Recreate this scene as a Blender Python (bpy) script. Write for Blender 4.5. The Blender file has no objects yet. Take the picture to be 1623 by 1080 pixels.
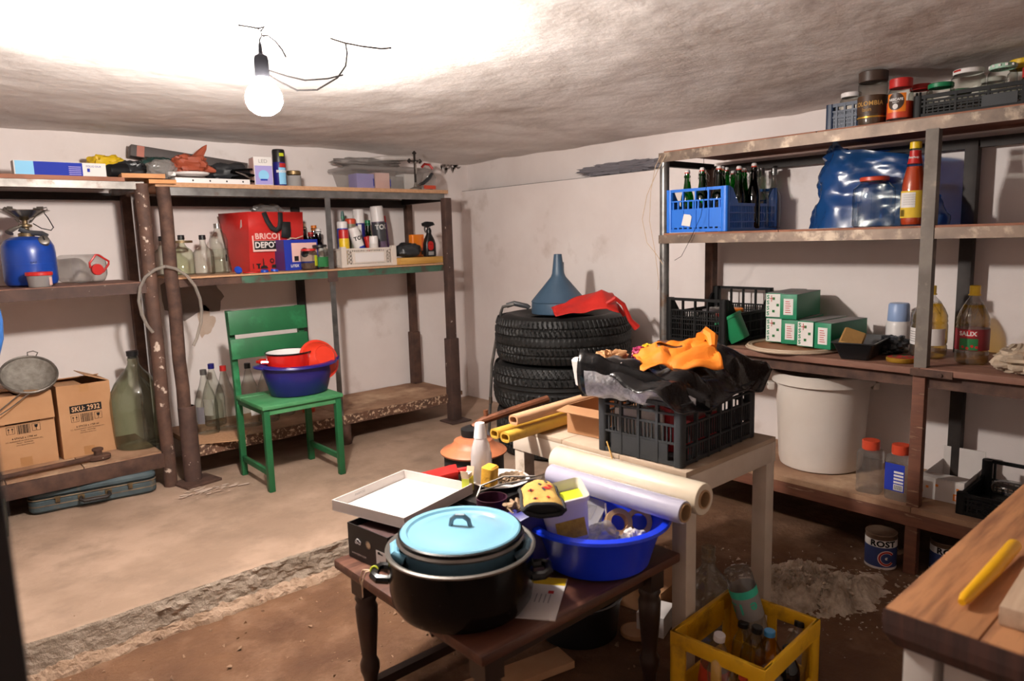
import bpy, bmesh, math, random
from mathutils import Vector, Matrix, noise
random.seed(7)
PI = math.pi
SC = bpy.context.scene
COL = SC.collection
# ------------------------------------------------------------------ camera, world, exposure
def setup_camera():
    pitch, roll, yaw = math.radians(8.133), math.radians(-1.665), math.radians(48.617)
    fw = Vector((math.cos(yaw)*math.cos(pitch), math.sin(yaw)*math.cos(pitch), -math.sin(pitch)))
    r0 = Vector((math.sin(yaw), -math.cos(yaw), 0)); u0 = r0.cross(fw)
    R = r0*math.cos(roll) + u0*math.sin(roll); U = -r0*math.sin(roll) + u0*math.cos(roll)
    cd = bpy.data.cameras.new('camera'); cam = bpy.data.objects.new('camera', cd); COL.objects.link(cam)
    cam.matrix_world = Matrix(((R.x, U.x, -fw.x, 0), (R.y, U.y, -fw.y, 0), (R.z, U.z, -fw.z, 1.28), (0, 0, 0, 1)))
    cd.sensor_width = 36; cd.lens = 36*1128/1623; cd.clip_start = .05
    cd.dof.use_dof = True; cd.dof.focus_distance = 3.1; cd.dof.aperture_fstop = 3.2
    SC.camera = cam
setup_camera()
wd = bpy.data.worlds.new('world'); SC.world = wd; wd.use_nodes = True
wd.node_tree.nodes['Background'].inputs[0].default_value = (.02, .02, .02, 1)
wd.node_tree.nodes['Background'].inputs[1].default_value = .3
SC.view_settings.view_transform = 'Standard'; SC.view_settings.look = 'None'
SC.view_settings.gamma = 1; SC.view_settings.use_curve_mapping = False
SC.view_settings.exposure = 0.0
try:
    SC.cycles.transparent_max_bounces = 32; SC.cycles.max_bounces = 16; SC.cycles.diffuse_bounces = 8
except Exception: pass
BULB = (.942, 2.182, 1.742); BULB_POWER = 1430

# ------------------------------------------------------------------ materials
def lin(c):
    if isinstance(c, str):
        c = [int(c[i:i+2], 16)/255 for i in (1, 3, 5)]
    return tuple((x/12.92 if x <= .04045 else ((x+.055)/1.055)**2.4) for x in c[:3]) + (1,)
MATS = {}
def M(name, c1, c2=None, scale=6, lo=.35, hi=.65, rough=.5, metal=0, bump=0, bscale=60, stretch=(1, 1, 1),
      c3=None, s3=40, t3=.62, w3=.03, spec=.5, tex='noise', det=5, alpha=1, emis=None, estr=0, sub=0, trans=0, bdist=.01, coat=0):
    m = bpy.data.materials.new(name); m.use_nodes = True; MATS[name] = m
    nt = m.node_tree; N = nt.nodes; L = nt.links; P = N['Principled BSDF']
    P.inputs['Base Color'].default_value = lin(c1); P.inputs['Roughness'].default_value = rough
    P.inputs['Metallic'].default_value = metal; P.inputs['Specular IOR Level'].default_value = spec
    P.inputs['Coat Weight'].default_value = coat
    if alpha < 1: P.inputs['Alpha'].default_value = alpha
    if trans: P.inputs['Transmission Weight'].default_value = trans
    if emis: P.inputs['Emission Color'].default_value = lin(emis); P.inputs['Emission Strength'].default_value = estr
    vec = None
    def vector():
        nonlocal vec
        if vec: return vec
        tc = N.new('ShaderNodeTexCoord'); oi = N.new('ShaderNodeObjectInfo'); mp = N.new('ShaderNodeMapping')
        mul = N.new('ShaderNodeMath'); mul.operation = 'MULTIPLY'; mul.inputs[1].default_value = 13
        L.new(oi.outputs['Random'], mul.inputs[0]); L.new(mul.outputs[0], mp.inputs['Location'])
        mp.inputs['Scale'].default_value = stretch; L.new(tc.outputs['Object'], mp.inputs[0]); vec = mp.outputs[0]
        return vec
    def nz(sc, d=det):
        n = N.new('ShaderNodeTexNoise'); n.inputs['Scale'].default_value = sc; n.inputs['Detail'].default_value = d
        n.inputs['Roughness'].default_value = .6; L.new(vector(), n.inputs['Vector']); return n.outputs[0]
    def ramp(src, a, b, ca, cb):
        r = N.new('ShaderNodeValToRGB'); r.color_ramp.elements[0].position = a; r.color_ramp.elements[1].position = b
        r.color_ramp.elements[0].color = ca; r.color_ramp.elements[1].color = cb; L.new(src, r.inputs[0]); return r.outputs[0]
    col = None
    if c2:
        if tex == 'wave':
            w = N.new('ShaderNodeTexWave'); w.inputs['Scale'].default_value = scale; w.inputs['Distortion'].default_value = 5
            w.inputs['Detail'].default_value = 3; w.inputs['Detail Scale'].default_value = 1.5; L.new(vector(), w.inputs['Vector']); src = w.outputs[1]
        else: src = nz(scale)
        col = ramp(src, lo, hi, lin(c1), lin(c2))
    if c3:
        mx = N.new('ShaderNodeMix'); mx.data_type = 'RGBA'
        f = ramp(nz(s3), t3-w3, t3+w3, (0, 0, 0, 1), (1, 1, 1, 1)); L.new(f, mx.inputs[0])
        if col: L.new(col, mx.inputs[6])
        else: mx.inputs[6].default_value = lin(c1)
        mx.inputs[7].default_value = lin(c3); col = mx.outputs[2]
    if col: L.new(col, P.inputs['Base Color'])
    if bump:
        b = N.new('ShaderNodeBump'); b.inputs['Strength'].default_value = bump; b.inputs['Distance'].default_value = bdist
        L.new(nz(bscale), b.inputs['Height']); L.new(b.outputs[0], P.inputs['Normal'])
    return m
def G(name, tint, edge=.45, refl=1.0, rough=.03, dens=0.0, body=None):
    """thin clear glass or plastic film: tinted see-through, darker at the rim, with a fresnel reflection; body = share of milky diffuse"""
    m = bpy.data.materials.new(name); m.use_nodes = True; MATS[name] = m
    nt = m.node_tree; N = nt.nodes; L = nt.links; N.remove(N['Principled BSDF']); out = N['Material Output']
    lw = N.new('ShaderNodeLayerWeight'); lw.inputs[0].default_value = .5
    mc = N.new('ShaderNodeMix'); mc.data_type = 'RGBA'; t = lin(tint)
    mc.inputs[6].default_value = t; mc.inputs[7].default_value = (t[0]*edge, t[1]*edge, t[2]*edge, 1)
    pw = N.new('ShaderNodeMath'); pw.operation = 'POWER'; pw.inputs[1].default_value = 2.0; L.new(lw.outputs['Facing'], pw.inputs[0]); L.new(pw.outputs[0], mc.inputs[0])
    tr = N.new('ShaderNodeBsdfTransparent'); L.new(mc.outputs[2], tr.inputs[0])
    gl = N.new('ShaderNodeBsdfGlossy'); gl.inputs['Roughness'].default_value = rough
    p5 = N.new('ShaderNodeMath'); p5.operation = 'POWER'; p5.inputs[1].default_value = 4.5; L.new(lw.outputs['Facing'], p5.inputs[0])
    mu = N.new('ShaderNodeMath'); mu.operation = 'MULTIPLY_ADD'; mu.inputs[1].default_value = .8*refl; mu.inputs[2].default_value = .06*refl; L.new(p5.outputs[0], mu.inputs[0])
    base = tr.outputs[0]
    if body:
        df = N.new('ShaderNodeBsdfDiffuse'); df.inputs[0].default_value = lin(body); tl = N.new('ShaderNodeBsdfTranslucent'); tl.inputs[0].default_value = lin(body)
        m1 = N.new('ShaderNodeMixShader'); m1.inputs[0].default_value = .4; L.new(df.outputs[0], m1.inputs[1]); L.new(tl.outputs[0], m1.inputs[2])
        m2 = N.new('ShaderNodeMixShader'); m2.inputs[0].default_value = dens; L.new(base, m2.inputs[1]); L.new(m1.outputs[0], m2.inputs[2]); base = m2.outputs[0]
    mx = N.new('ShaderNodeMixShader'); L.new(mu.outputs[0], mx.inputs[0]); L.new(base, mx.inputs[1]); L.new(gl.outputs[0], mx.inputs[2])
    L.new(mx.outputs[0], out.inputs[0]); return m

# ------------------------------------------------------------------ mesh builder
def rrect(w, d, r, n=4):
    p = []
    for cx, cy, a0 in ((w/2-r, d/2-r, 0), (-w/2+r, d/2-r, 90), (-w/2+r, -d/2+r, 180), (w/2-r, -d/2+r, 270)):
        for k in range(n+1):
            a = math.radians(a0+90*k/n); p.append((cx+r*math.cos(a), cy+r*math.sin(a)))
    return p
def T(x=0, y=0, z=0): return Matrix.Translation((x, y, z))
def RX(d): return Matrix.Rotation(math.radians(d), 4, 'X')
def RY(d): return Matrix.Rotation(math.radians(d), 4, 'Y')
def RZ(d): return Matrix.Rotation(math.radians(d), 4, 'Z')
class B:
    def __init__(s): s.v = []; s.f = []; s.m = []; s.X = Matrix()
    def at(s, X=Matrix()): s.X = X; return s
    def add(s, vs, fs, m=0):
        o = len(s.v); s.v += [s.X @ Vector(p) for p in vs]; s.f += [tuple(i+o for i in f) for f in fs]; s.m += [m]*len(fs); return s
    def box(s, x0, x1, y0, y1, z0, z1, m=0):
        return s.add([(x, y, z) for z in (z0, z1) for y in (y0, y1) for x in (x0, x1)],
                     [(0, 2, 3, 1), (4, 5, 7, 6), (0, 1, 5, 4), (2, 6, 7, 3), (0, 4, 6, 2), (1, 3, 7, 5)], m)
    def cb(s, c, sz, m=0): return s.box(c[0]-sz[0]/2, c[0]+sz[0]/2, c[1]-sz[1]/2, c[1]+sz[1]/2, c[2]-sz[2]/2, c[2]+sz[2]/2, m)
    def loft(s, rings, m=0, caps=(1, 1), closed=True):
        n = len(rings[0]); vs = [p for r in rings for p in r]; fs = []
        for i in range(len(rings)-1):
            for j in range(n if closed else n-1):
                k = (j+1) % n; fs.append((i*n+j, i*n+k, (i+1)*n+k, (i+1)*n+j))
        if caps[0]: fs.append(tuple(range(n-1, -1, -1)))
        if caps[1]: fs.append(tuple((len(rings)-1)*n+j for j in range(n)))
        return s.add(vs, fs, m)
    def prism(s, poly, z0, z1, m=0): return s.loft([[(x, y, z0) for x, y in poly], [(x, y, z1) for x, y in poly]], m)
    def rbox(s, w, d, h, r, z0=0, m=0, n=4, ch=0):
        if ch:
            R = [(w-2*ch, d-2*ch, max(r-ch, .001), z0), (w, d, r, z0+ch), (w, d, r, z0+h-ch), (w-2*ch, d-2*ch, max(r-ch, .001), z0+h)]
        else: R = [(w, d, r, z0), (w, d, r, z0+h)]
        return s.loft([[(x, y, z) for x, y in rrect(a, b, c, n)] for a, b, c, z in R], m)
    def lathe(s, prof, seg=24, m=0, a0=0, a1=2*PI):
        full = abs(a1-a0-2*PI) < 1e-6; n = seg if full else seg+1; vs = []; idx = []
        for r, z in prof:
            if r < 1e-6: idx.append([len(vs)]*n); vs.append((0, 0, z))
            else:
                idx.append(list(range(len(vs), len(vs)+n)))
                vs += [(r*math.cos(a0+(a1-a0)*j/seg), r*math.sin(a0+(a1-a0)*j/seg), z) for j in range(n)]
        fs = []
        for i in range(len(prof)-1):
            for j in range(seg):
                k = (j+1) % n if full else j+1; q = [idx[i][j], idx[i][k], idx[i+1][k], idx[i+1][j]]
                q = list(dict.fromkeys(q))
                if len(q) > 2: fs.append(tuple(q))
        return s.add(vs, fs, m)
    def cyl(s, r, z0, z1, seg=20, m=0, r2=None):
        return s.lathe([(0, z0), (r, z0), (r2 if r2 is not None else r, z1), (0, z1)], seg, m)
    def tube(s, pts, r, seg=8, m=0, closed=False, caps=True):
        P = [Vector(p) for p in pts]; n = len(P); rings = []; t0 = None
        for i in range(n):
            a = P[i-1] if (i or closed) else P[i]; b = P[(i+1) % n] if (i < n-1 or closed) else P[i]
            t = (b-a).normalized()
            if t0 is None:
                up = Vector((0, 0, 1)) if abs(t.z) < .9 else Vector((1, 0, 0)); u = t.cross(up).normalized()
            else:
                u = (u - t*u.dot(t)).normalized()
            t0 = t; w = t.cross(u); rr = r[i] if isinstance(r, (list, tuple)) else r
            rings.append([P[i]+(u*math.cos(2*PI*j/seg)+w*math.sin(2*PI*j/seg))*rr for j in range(seg)])
        if closed: rings.append(rings[0])
        return s.loft(rings, m, (caps and not closed, caps and not closed))
    def grid(s, fn, nu, nv, m=0, wrapu=False):
        vs = [fn(i/nu, j/nv) for j in range(nv+1) for i in range(nu+(0 if wrapu else 1))]; w = nu if wrapu else nu+1
        fs = [(j*w+i, j*w+(i+1) % w, (j+1)*w+(i+1) % w, (j+1)*w+i) for j in range(nv) for i in range(nu)]
        return s.add(vs, fs, m)
    def band(s, r, z0, z1, a0, a1, seg=12, m=0):   # label patch on a cylinder, angles in degrees, front = -90
        return s.lathe([(r, z0), (r, z1)], seg, m, math.radians(a0), math.radians(a1))
    def mesh(s, name, mats, sm=35, bev=0):
        me = bpy.data.meshes.new(name); me.from_pydata([tuple(v) for v in s.v], [], s.f)
        for mt in (mats if isinstance(mats, (list, tuple)) else [mats]): me.materials.append(MATS[mt])
        me.polygons.foreach_set('material_index', s.m)
        bm = bmesh.new(); bm.from_mesh(me); bmesh.ops.recalc_face_normals(bm, faces=bm.faces)
        if bev: bmesh.ops.bevel(bm, geom=[e for e in bm.edges if len(e.link_faces) == 2 and e.calc_face_angle(0) > .6], offset=bev, segments=2, affect='EDGES', profile=.6)
        bm.to_mesh(me); bm.free()
        if sm:
            me.polygons.foreach_set('use_smooth', [True]*len(me.polygons)); me.set_sharp_from_angle(angle=math.radians(sm))
        me.update(); return me
    def obj(s, name, mats, parent=None, loc=(0, 0, 0), rot=(0, 0, 0), sm=35, bev=0, solid=0):
        o = bpy.data.objects.new(name, s.mesh(name, mats, sm, bev)); COL.objects.link(o); o.parent = parent
        o.location = loc; o.rotation_euler = [math.radians(a) for a in rot]
        if solid:
            md = o.modifiers.new('solid', 'SOLIDIFY'); md.thickness = solid; md.offset = 0
        return o
def tag(o, label, cat, group=None):
    o['label'] = label; o['category'] = cat
    if group: o['group'] = group
    return o
def thing(name, label, cat, loc=(0, 0, 0), rz=0, rot=None, group=None):
    o = bpy.data.objects.new(name, None); COL.objects.link(o); o.empty_display_size = .05
    o.location = loc; o.rotation_euler = [math.radians(a) for a in (rot or (0, 0, rz))]
    return tag(o, label, cat, group)
def struct(o): o['kind'] = 'structure'; return o
def copy_tree(o, label=None, loc=None, rz=None, parent=None):
    c = o.copy(); COL.objects.link(c)
    if parent: c.parent = parent
    if label: c['label'] = label
    if loc is not None: c.location = loc
    if rz is not None: c.rotation_euler = (0, 0, math.radians(rz))
    for ch in list(o.children):
        copy_tree(ch, parent=c)
    return c
def text(s, size, mat, parent, X=Matrix(), name='lettering', wrap=0, bold=0, align='CENTER', sx=1, shear=0):
    cu = bpy.data.curves.new(name, 'FONT'); cu.body = s; cu.size = size; cu.align_x = align; cu.align_y = 'CENTER'
    cu.offset = bold; cu.shear = shear; cu.resolution_u = 3; cu.space_character = 1.05 if bold else 1
    t = bpy.data.objects.new(name, cu); me = bpy.data.meshes.new_from_object(t); bpy.data.objects.remove(t); bpy.data.curves.remove(cu)
    if wrap:
        bm = bmesh.new(); bm.from_mesh(me); bmesh.ops.triangulate(bm, faces=bm.faces)
        for _ in range(4):
            es = [e for e in bm.edges if e.calc_length()*sx > wrap*.16]
            if not es: break
            bmesh.ops.subdivide_edges(bm, edges=es, cuts=1); bmesh.ops.triangulate(bm, faces=bm.faces)
        bm.to_mesh(me); bm.free()
    for v in me.vertices:
        v.co.x *= sx
        if wrap:
            a = -PI/2 + v.co.x/wrap; v.co = X @ Vector((wrap*math.cos(a), wrap*math.sin(a), v.co.y))
        else: v.co = X @ v.co
    me.materials.clear(); me.materials.append(MATS[mat]); me.name = name
    o = bpy.data.objects.new(name, me); COL.objects.link(o); o.parent = parent; return o
FR = RX(90)   # text laid on a face that looks towards local -y
def nv(p, sc, seed=0): return noise.noise(Vector(p)*sc + Vector((seed*7.3, seed*3.1, seed*5.7)))
def blob(sx, sy, sz, seed=0, amp=.18, freq=2.5, nu=32, nv_=20, flat=True, pw=.75, ridge=.5):
    """crumpled bag-like lump resting on z=0"""
    b = B()
    def fn(u, v):
        a = 2*PI*u; t = PI*(v-.5); ct, st = math.cos(t), math.sin(t)
        sg = lambda x, p: math.copysign(abs(x)**p, x)
        d = Vector((sg(ct, pw)*sg(math.cos(a), pw), sg(ct, pw)*sg(math.sin(a), pw), sg(st, pw)))
        n1 = nv(d, freq, seed); n2 = abs(nv(d, freq*2.3, seed+3)); n3 = abs(nv(d, freq*5, seed+5))
        k = 1 + amp*(n1*1.2 - ridge*2*n2 - ridge*n3*.8)
        p = Vector((d.x*sx/2*k, d.y*sy/2*k, sz/2 + d.z*sz/2*k))
        if flat and p.z < .012*sz: p.z = .002
        return p
    b.grid(fn, nu, nv_, wrapu=True); return b
# ------------------------------------------------------------------ material palette
M('plaster', '#e9e1de', '#ded3cf', 1.3, rough=.92, bump=.25, bscale=55, bdist=.004, c3='#cfc2bb', s3=2.2, t3=.66, w3=.06)
M('ceiling_plaster', '#e7e2df', '#d9d2cd', 2.0, rough=.95, bump=.5, bscale=20, bdist=.008, c3='#c0b7b1', s3=1.6, t3=.63, w3=.1, det=9)
M('shade_soot_plaster', '#8b7f7a', '#7b6f69', 3, rough=.95)  # shade under the left middle shelf as colour; also the ceiling corner grime
M('dark_gap', '#2c2826', rough=.9)
M('slab', '#ad937f', '#937b68', 2.6, lo=.38, hi=.62, rough=.85, bump=.45, bscale=26, bdist=.006, c3='#85705f', s3=3.4, t3=.6, w3=.1, det=10)
M('slab_edge', '#b0a090', '#8d7e6e', 9, rough=.95, bump=.9, bscale=70, bdist=.012, det=8)
M('rubble_lip', '#b09680', '#8a705a', 10, rough=.95, bump=.9, bscale=60, bdist=.012, det=8)
M('dirt', '#6d4d34', '#553824', 3.2, rough=.9, bump=.9, bscale=26, bdist=.012, c3='#80614a', s3=5, t3=.6, w3=.1, det=10)
M('pebble', '#9c7d64', '#7a5f49', 3, rough=.9)
M('rubble', '#cdbfae', '#94816e', 14, rough=.95, bump=.8, bscale=50, bdist=.01)
M('salt_stain', '#c7b3a4', '#bda592', 9, rough=.95)
M('rust', '#5d4337', '#3f2c25', 14, rough=.8, metal=.15, bump=.3, bscale=60, bdist=.003)
M('rust_paint', '#5a4034', '#412d25', 12, rough=.75, bump=.35, bscale=50, bdist=.003, c3='#b7a698', s3=16, t3=.63, w3=.02)
M('rust_speck', '#503a32', '#3b2a25', 10, rough=.75, bump=.2, bscale=50, bdist=.002, c3='#cbbcae', s3=26, t3=.7, w3=.015)
M('dark_steel', '#332c29', '#221d1b', 9, rough=.6, metal=.3)
M('steel', '#84807b', '#5f5a55', 9, rough=.45, metal=.55, bump=.15, bscale=40, bdist=.002, c3='#5c4a3e', s3=14, t3=.62, w3=.06)
M('steel_brown', '#7c6a5c', '#5e5148', 8, rough=.5, metal=.45, c3='#a2917f', s3=12, t3=.6, w3=.06)
M('steel_dull', '#6f675f', '#5a524b', 8, rough=.6, metal=.25, c3='#86796c', s3=12, t3=.6, w3=.06)
M('galv', '#8d8c8a', '#63615f', 7, rough=.38, metal=.7, c3='#6d5b4c', s3=9, t3=.66, w3=.05)
M('green_rail', '#3f6350', '#325243', 9, rough=.55, c3='#4a3a31', s3=10, t3=.6, w3=.05)
M('chipboard', '#b98f6c', '#a67c5a', 60, rough=.75, bump=.1, bscale=200, bdist=.001)
M('red_ply', '#8d5a41', '#7a4a34', 12, rough=.7)
M('dusty_board', '#a78468', '#7d5b45', 3.4, rough=.85, c3='#c0a284', s3=3, t3=.6, w3=.08, bump=.2, bscale=30)
M('mottled', '#6a4a38', '#4f372b', 12, rough=.85, c3='#c3a68a', s3=46, t3=.56, w3=.03, bump=.3, bscale=50)
M('orange_wood', '#c08348', '#a96f3b', 5, rough=.6, stretch=(1, 14, 14))
M('yellow_wood', '#c79a4f', '#b0833c', 4, rough=.6, stretch=(1, 12, 12))
M('brown_shelf', '#7d5747', '#6a4638', 4, rough=.7, stretch=(6, 1, 6), c3='#93705c', s3=3, t3=.62, w3=.08)
M('red_plank', '#6e432f', '#573122', 5, rough=.7, stretch=(8, 1, 8), c3='#a98b6d', s3=5, t3=.66, w3=.05)
M('white_paint', '#cfc2b4', '#bfb09f', 5, rough=.6, bump=.1, bscale=20, c3='#a08d79', s3=7, t3=.68, w3=.05)
M('dusty_ply', '#b8a48f', '#a48d77', 4, rough=.85)
M('table_brown', '#5b3526', '#43261c', 3, rough=.42, stretch=(1, 9, 9), c3='#7b5543', s3=2.5, t3=.66, w3=.1)
M('table_dark', '#2e1b15', '#22140f', 5, rough=.4, coat=.2)
M('bench_wood', '#7a5038', '#b07c54', 3.0, lo=.3, hi=.55, rough=.5, stretch=(1.2, 14, 14), bump=.1, bscale=10)
M('bench_edge', '#4c2f27', '#33201b', 5, rough=.6, stretch=(6, 14, 1))
M('bench_white', '#c4bdb6', '#b3aba3', 3, rough=.6)
M('jamb_dark', '#1d1614', '#15100f', 3, rough=.7)

# ------------------------------------------------------------------ room
XW, YW, ZL = 3.55, 4.6, -.13      # right wall, left wall, lower floor level
def ceil_z(x, y):
    z = 1.935 + .012*nv((x, y, 0), 1.1, 2) + .007*nv((x, y, 0), 4.2, 4) + .003*nv((x, y, 0), 14, 6)
    kr = max(0, min(1, (x-2.5)/1.1)); kr = kr*kr*(3-2*kr)
    ky = max(0, min(1, (y-.7)/1.2)); ky = ky*ky*(3-2*ky)
    kl = max(0, min(1, (y-4.2)/.4))
    return z - .055*kr*ky - .01*kl
def build_room():
    x0, x1, y0, y1 = -1.5, XW+.08, -1.3, YW+.02
    struct(B().grid(lambda u, v: (x0+(x1-x0)*u, y0+(y1-y0)*v, ceil_z(x0+(x1-x0)*u, y0+(y1-y0)*v)), 170, 200).obj('ceiling', 'ceiling_plaster', sm=80))
    w = B(); w.box(-1.6, XW+.2, YW, YW+.15, -.3, 2.05); struct(w.obj('wall_left', 'plaster'))
    w = B(); w.box(XW, XW+.2, -1.4, YW, -.3, 1.665); w.box(XW+.07, XW+.2, -1.4, YW, 1.665, 2.05); struct(w.obj('wall_right', 'plaster', bev=.006))
    w = B(); w.box(-1.7, XW+.2, -1.45, -1.3, -.3, 2.05); struct(w.obj('wall_back', 'plaster'))
    w = B(); w.box(-1.75, -1.5, -1.45, YW+.15, -.3, 2.05); struct(w.obj('wall_front', 'plaster'))
    # upper slab with a broken concrete edge
    def edge(x): return 2.735 + .012*nv((x, 0, 0), 3, 1) + .008*nv((x, 0, 0), 15, 2)
    fl = B()
    def top(u, v):
        x = x0+(XW-x0)*u; e = edge(x); y = e+(YW-e)*(v**1.3)
        return (x, y, .004*nv((x, y, 0), 1.7, 3)+.002*nv((x, y, 0), 9, 4) - (.006 if v == 0 else 0))
    fl.grid(top, 240, 60)
    slab = struct(fl.obj('floor', 'slab', sm=80))
    ed = B()
    def face(u, v):
        x = x0+(XW-x0)*u; e = edge(x); z = -.004-(.13)*v
        rough = .3 if x < .62 else .8
        return (x+.004*nv((x, z, 1), 40, 5), e - .012*v - rough*(.010*nv((x, z*2, 0), 13, 6)+.008*nv((x, z*1.5, 0), 42, 8)) - .004*(v > 0), z+.004*nv((x, z, 3), 50, 2)*(0 < v < 1))
    ed.grid(face, 620, 14); ed.obj('slab_edge', 'slab_edge', slab, sm=0)
    lp = B()
    def lip(u, v):
        x = x0+(XW-x0)*u; e = edge(x); wid = .035+.05*max(0, nv((x, 0, 0), 2.5, 9)+.35)+.012*nv((x, 2, 0), 25, 3)
        wid *= .4 if x < .1 else 1
        h = .028+.012*nv((x, 1, 0), 8, 4)
        prof = math.cos(v*PI/2)**.6 if v < 1 else -.35
        return (x+.006*nv((x, v*3, 5), 50, 2), e-.008-wid*v+.008*nv((x, v, 3), 34, 6), ZL + h*prof + (.014*nv((x, v*3, 1), 36, 7)+.008*nv((x, v*4, 2), 80, 7))*(1 if x > -.2 else .5))
    lp.grid(lip, 520, 9); lp.obj('broken_concrete_lip', 'rubble_lip', slab, sm=0)
    # lower earth floor with a crumbling concrete mound by the right-hand shelves
    def zfloor(x, y):
        z = ZL + .006*nv((x, y, 0), 2, 11) + .004*nv((x, y, 0), 9, 12) + .002*nv((x, y, 0), 30, 13)
        d = ((x-2.62)*.75+(y-1.22)*.66); t = ((x-2.62)*-.66+(y-1.22)*.75)
        k = math.exp(-(d/.19)**2-(t/.34)**2)
        k2 = max(0, nv((x, y, 0), 5, 14)+.6)
        return z + k*k2*(.055 + .035*nv((x, y, 0), 12, 15) + .02*nv((x, y, 0), 34, 16))
    lo = B()
    lo.grid(lambda u, v: (x0+(XW-x0)*u, -1.3+4.04*v, zfloor(x0+(XW-x0)*u, -1.3+4.04*v)), 330, 300)
    low = struct(lo.obj('floor_lower', 'dirt', sm=80))
    rb = B(); rnd = random.Random(3)
    def stone(x, y, s, z=None):
        vs = [Vector((rnd.uniform(-1, 1), rnd.uniform(-1, 1), rnd.uniform(-.7, .7))).normalized()*s*rnd.uniform(.7, 1.2) for _ in range(6)]
        bm = bmesh.new(); [bm.verts.new(p) for p in vs]; bmesh.ops.convex_hull(bm, input=bm.verts); bm.verts.index_update()
        rb.at(T(x, y, (zfloor(x, y) if z is None else z)+s*.25)); rb.add([v.co[:] for v in bm.verts], [tuple(v.index for v in f.verts) for f in bm.faces]); bm.free()
    md = B()
    def mound(u, v):
        x = 2.62+(u-.5)*.75-(v-.5)*.55; y = 1.21+(u-.5)*.45+(v-.5)*.62
        k = math.exp(-((u-.5)/.2)**2-((v-.5)/.24)**2)
        hgt = k*(.07+.09*nv((x, y, 0), 9, 21)+.07*nv((x, y, 0), 24, 22)+.05*nv((x, y, 0), 60, 23))-.014
        return (min(x, XW-.01), y, zfloor(x, y)+hgt)
    md.grid(mound, 90, 90); md.obj('rubble_mound', 'rubble', low, sm=0)
    for _ in range(900):
        a = rnd.gauss(0, .2); c = rnd.gauss(0, .14); x = 2.58-.66*a*1.2+.75*c; y = 1.25+.75*a*1.2+.66*c
        if x < XW-.05: stone(x, y, rnd.choice([.002, .003, .003, .004, .005, .007, .011]), zfloor(x, y)+max(0, .06*math.exp(-(a/.2)**2-(c/.15)**2)-.008))
    rb.at(); o = rb.obj('crumbled_concrete', 'rubble', low, sm=0); o['kind'] = 'stuff'
    rb = B()
    for _ in range(420):
        stone(rnd.uniform(.1, 1.9), rnd.uniform(.9, 2.66), rnd.choice([.002, .003, .004, .005, .008, .012]))
    for _ in range(90):
        stone(rnd.uniform(.2, 2.9), rnd.uniform(2.8, 4.0), rnd.choice([.0015, .002, .003]), 0)
    rb.at(); o = rb.obj('loose_grit', 'pebble', low, sm=0); o['kind'] = 'stuff'
    # salt stain on the slab by the pipe leg
    rs = random.Random(12)
    st = B()
    for q in range(90):
        cx, cy, rr = rs.gauss(1.2, .085), rs.gauss(3.80, .04), rs.choice((.002, .003, .004, .006, .009, .014)); o0 = len(st.v); ring = []
        for k in range(14):
            a = 2*PI*k/14; r = rr*(1+.5*nv((math.cos(a)+q, math.sin(a), 0), 1.7, 4)); ring.append((cx+1.5*r*math.cos(a), cy+.8*r*math.sin(a), .0052+.00001*q))
        st.add(ring, [tuple(range(14))])
    st.obj('salt_stain', 'salt_stain', slab)
    # shaded area under the middle shelf painted on the left wall, and grime in the ceiling corner
    for k, (cx, cz, sx, sz) in enumerate(((1.43, .97, .17, .13), (1.5, .82, .05, .09))):
        ring = []
        for j in range(30):
            a = 2*PI*j/30; r = 1+.5*nv((math.cos(a)+k*3, math.sin(a), 0), 1.9, 8)+.2*nv((math.cos(a), math.sin(a), k), 6, 3); ring.append((cx+sx*r*math.cos(a), YW-.0015, cz+sz*r*math.sin(a)))
        B().add(ring, [tuple(range(29, -1, -1))]).obj('shade_patch', 'shade_soot_plaster' if k == 0 else 'salt_stain', bpy.data.objects['wall_left'])
    g = B(); rnd = random.Random(5)
    for k in range(16):
        x = rnd.uniform(3.36, 3.52); z = 1.868-rnd.random()**2*.03; l = rnd.uniform(.02, .06)
        g.add([(x, YW-.002, z), (x+l, YW-.002, z+.006), (x+l*.6, YW-.002, z-.012), (x+l*.3, YW-.002, z-rnd.uniform(.01, .05))], [(0, 1, 2, 3)])
    g.obj('soot_marks', 'shade_soot_plaster', bpy.data.objects['wall_left'])
    # dark open joint along the ledge of the right wall
    j = B(); j.box(XW+.001, XW+.068, 2.9, YW-.02, 1.664, 1.6665); j.obj('ledge_joint', 'dark_gap', bpy.data.objects['wall_right'])
    # near door jamb at the left edge
    w = B(); w.box(-.09, .052, .64, .76, ZL, 1.93); struct(w.obj('trim_1', 'jamb_dark', bev=.004))
build_room()

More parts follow.
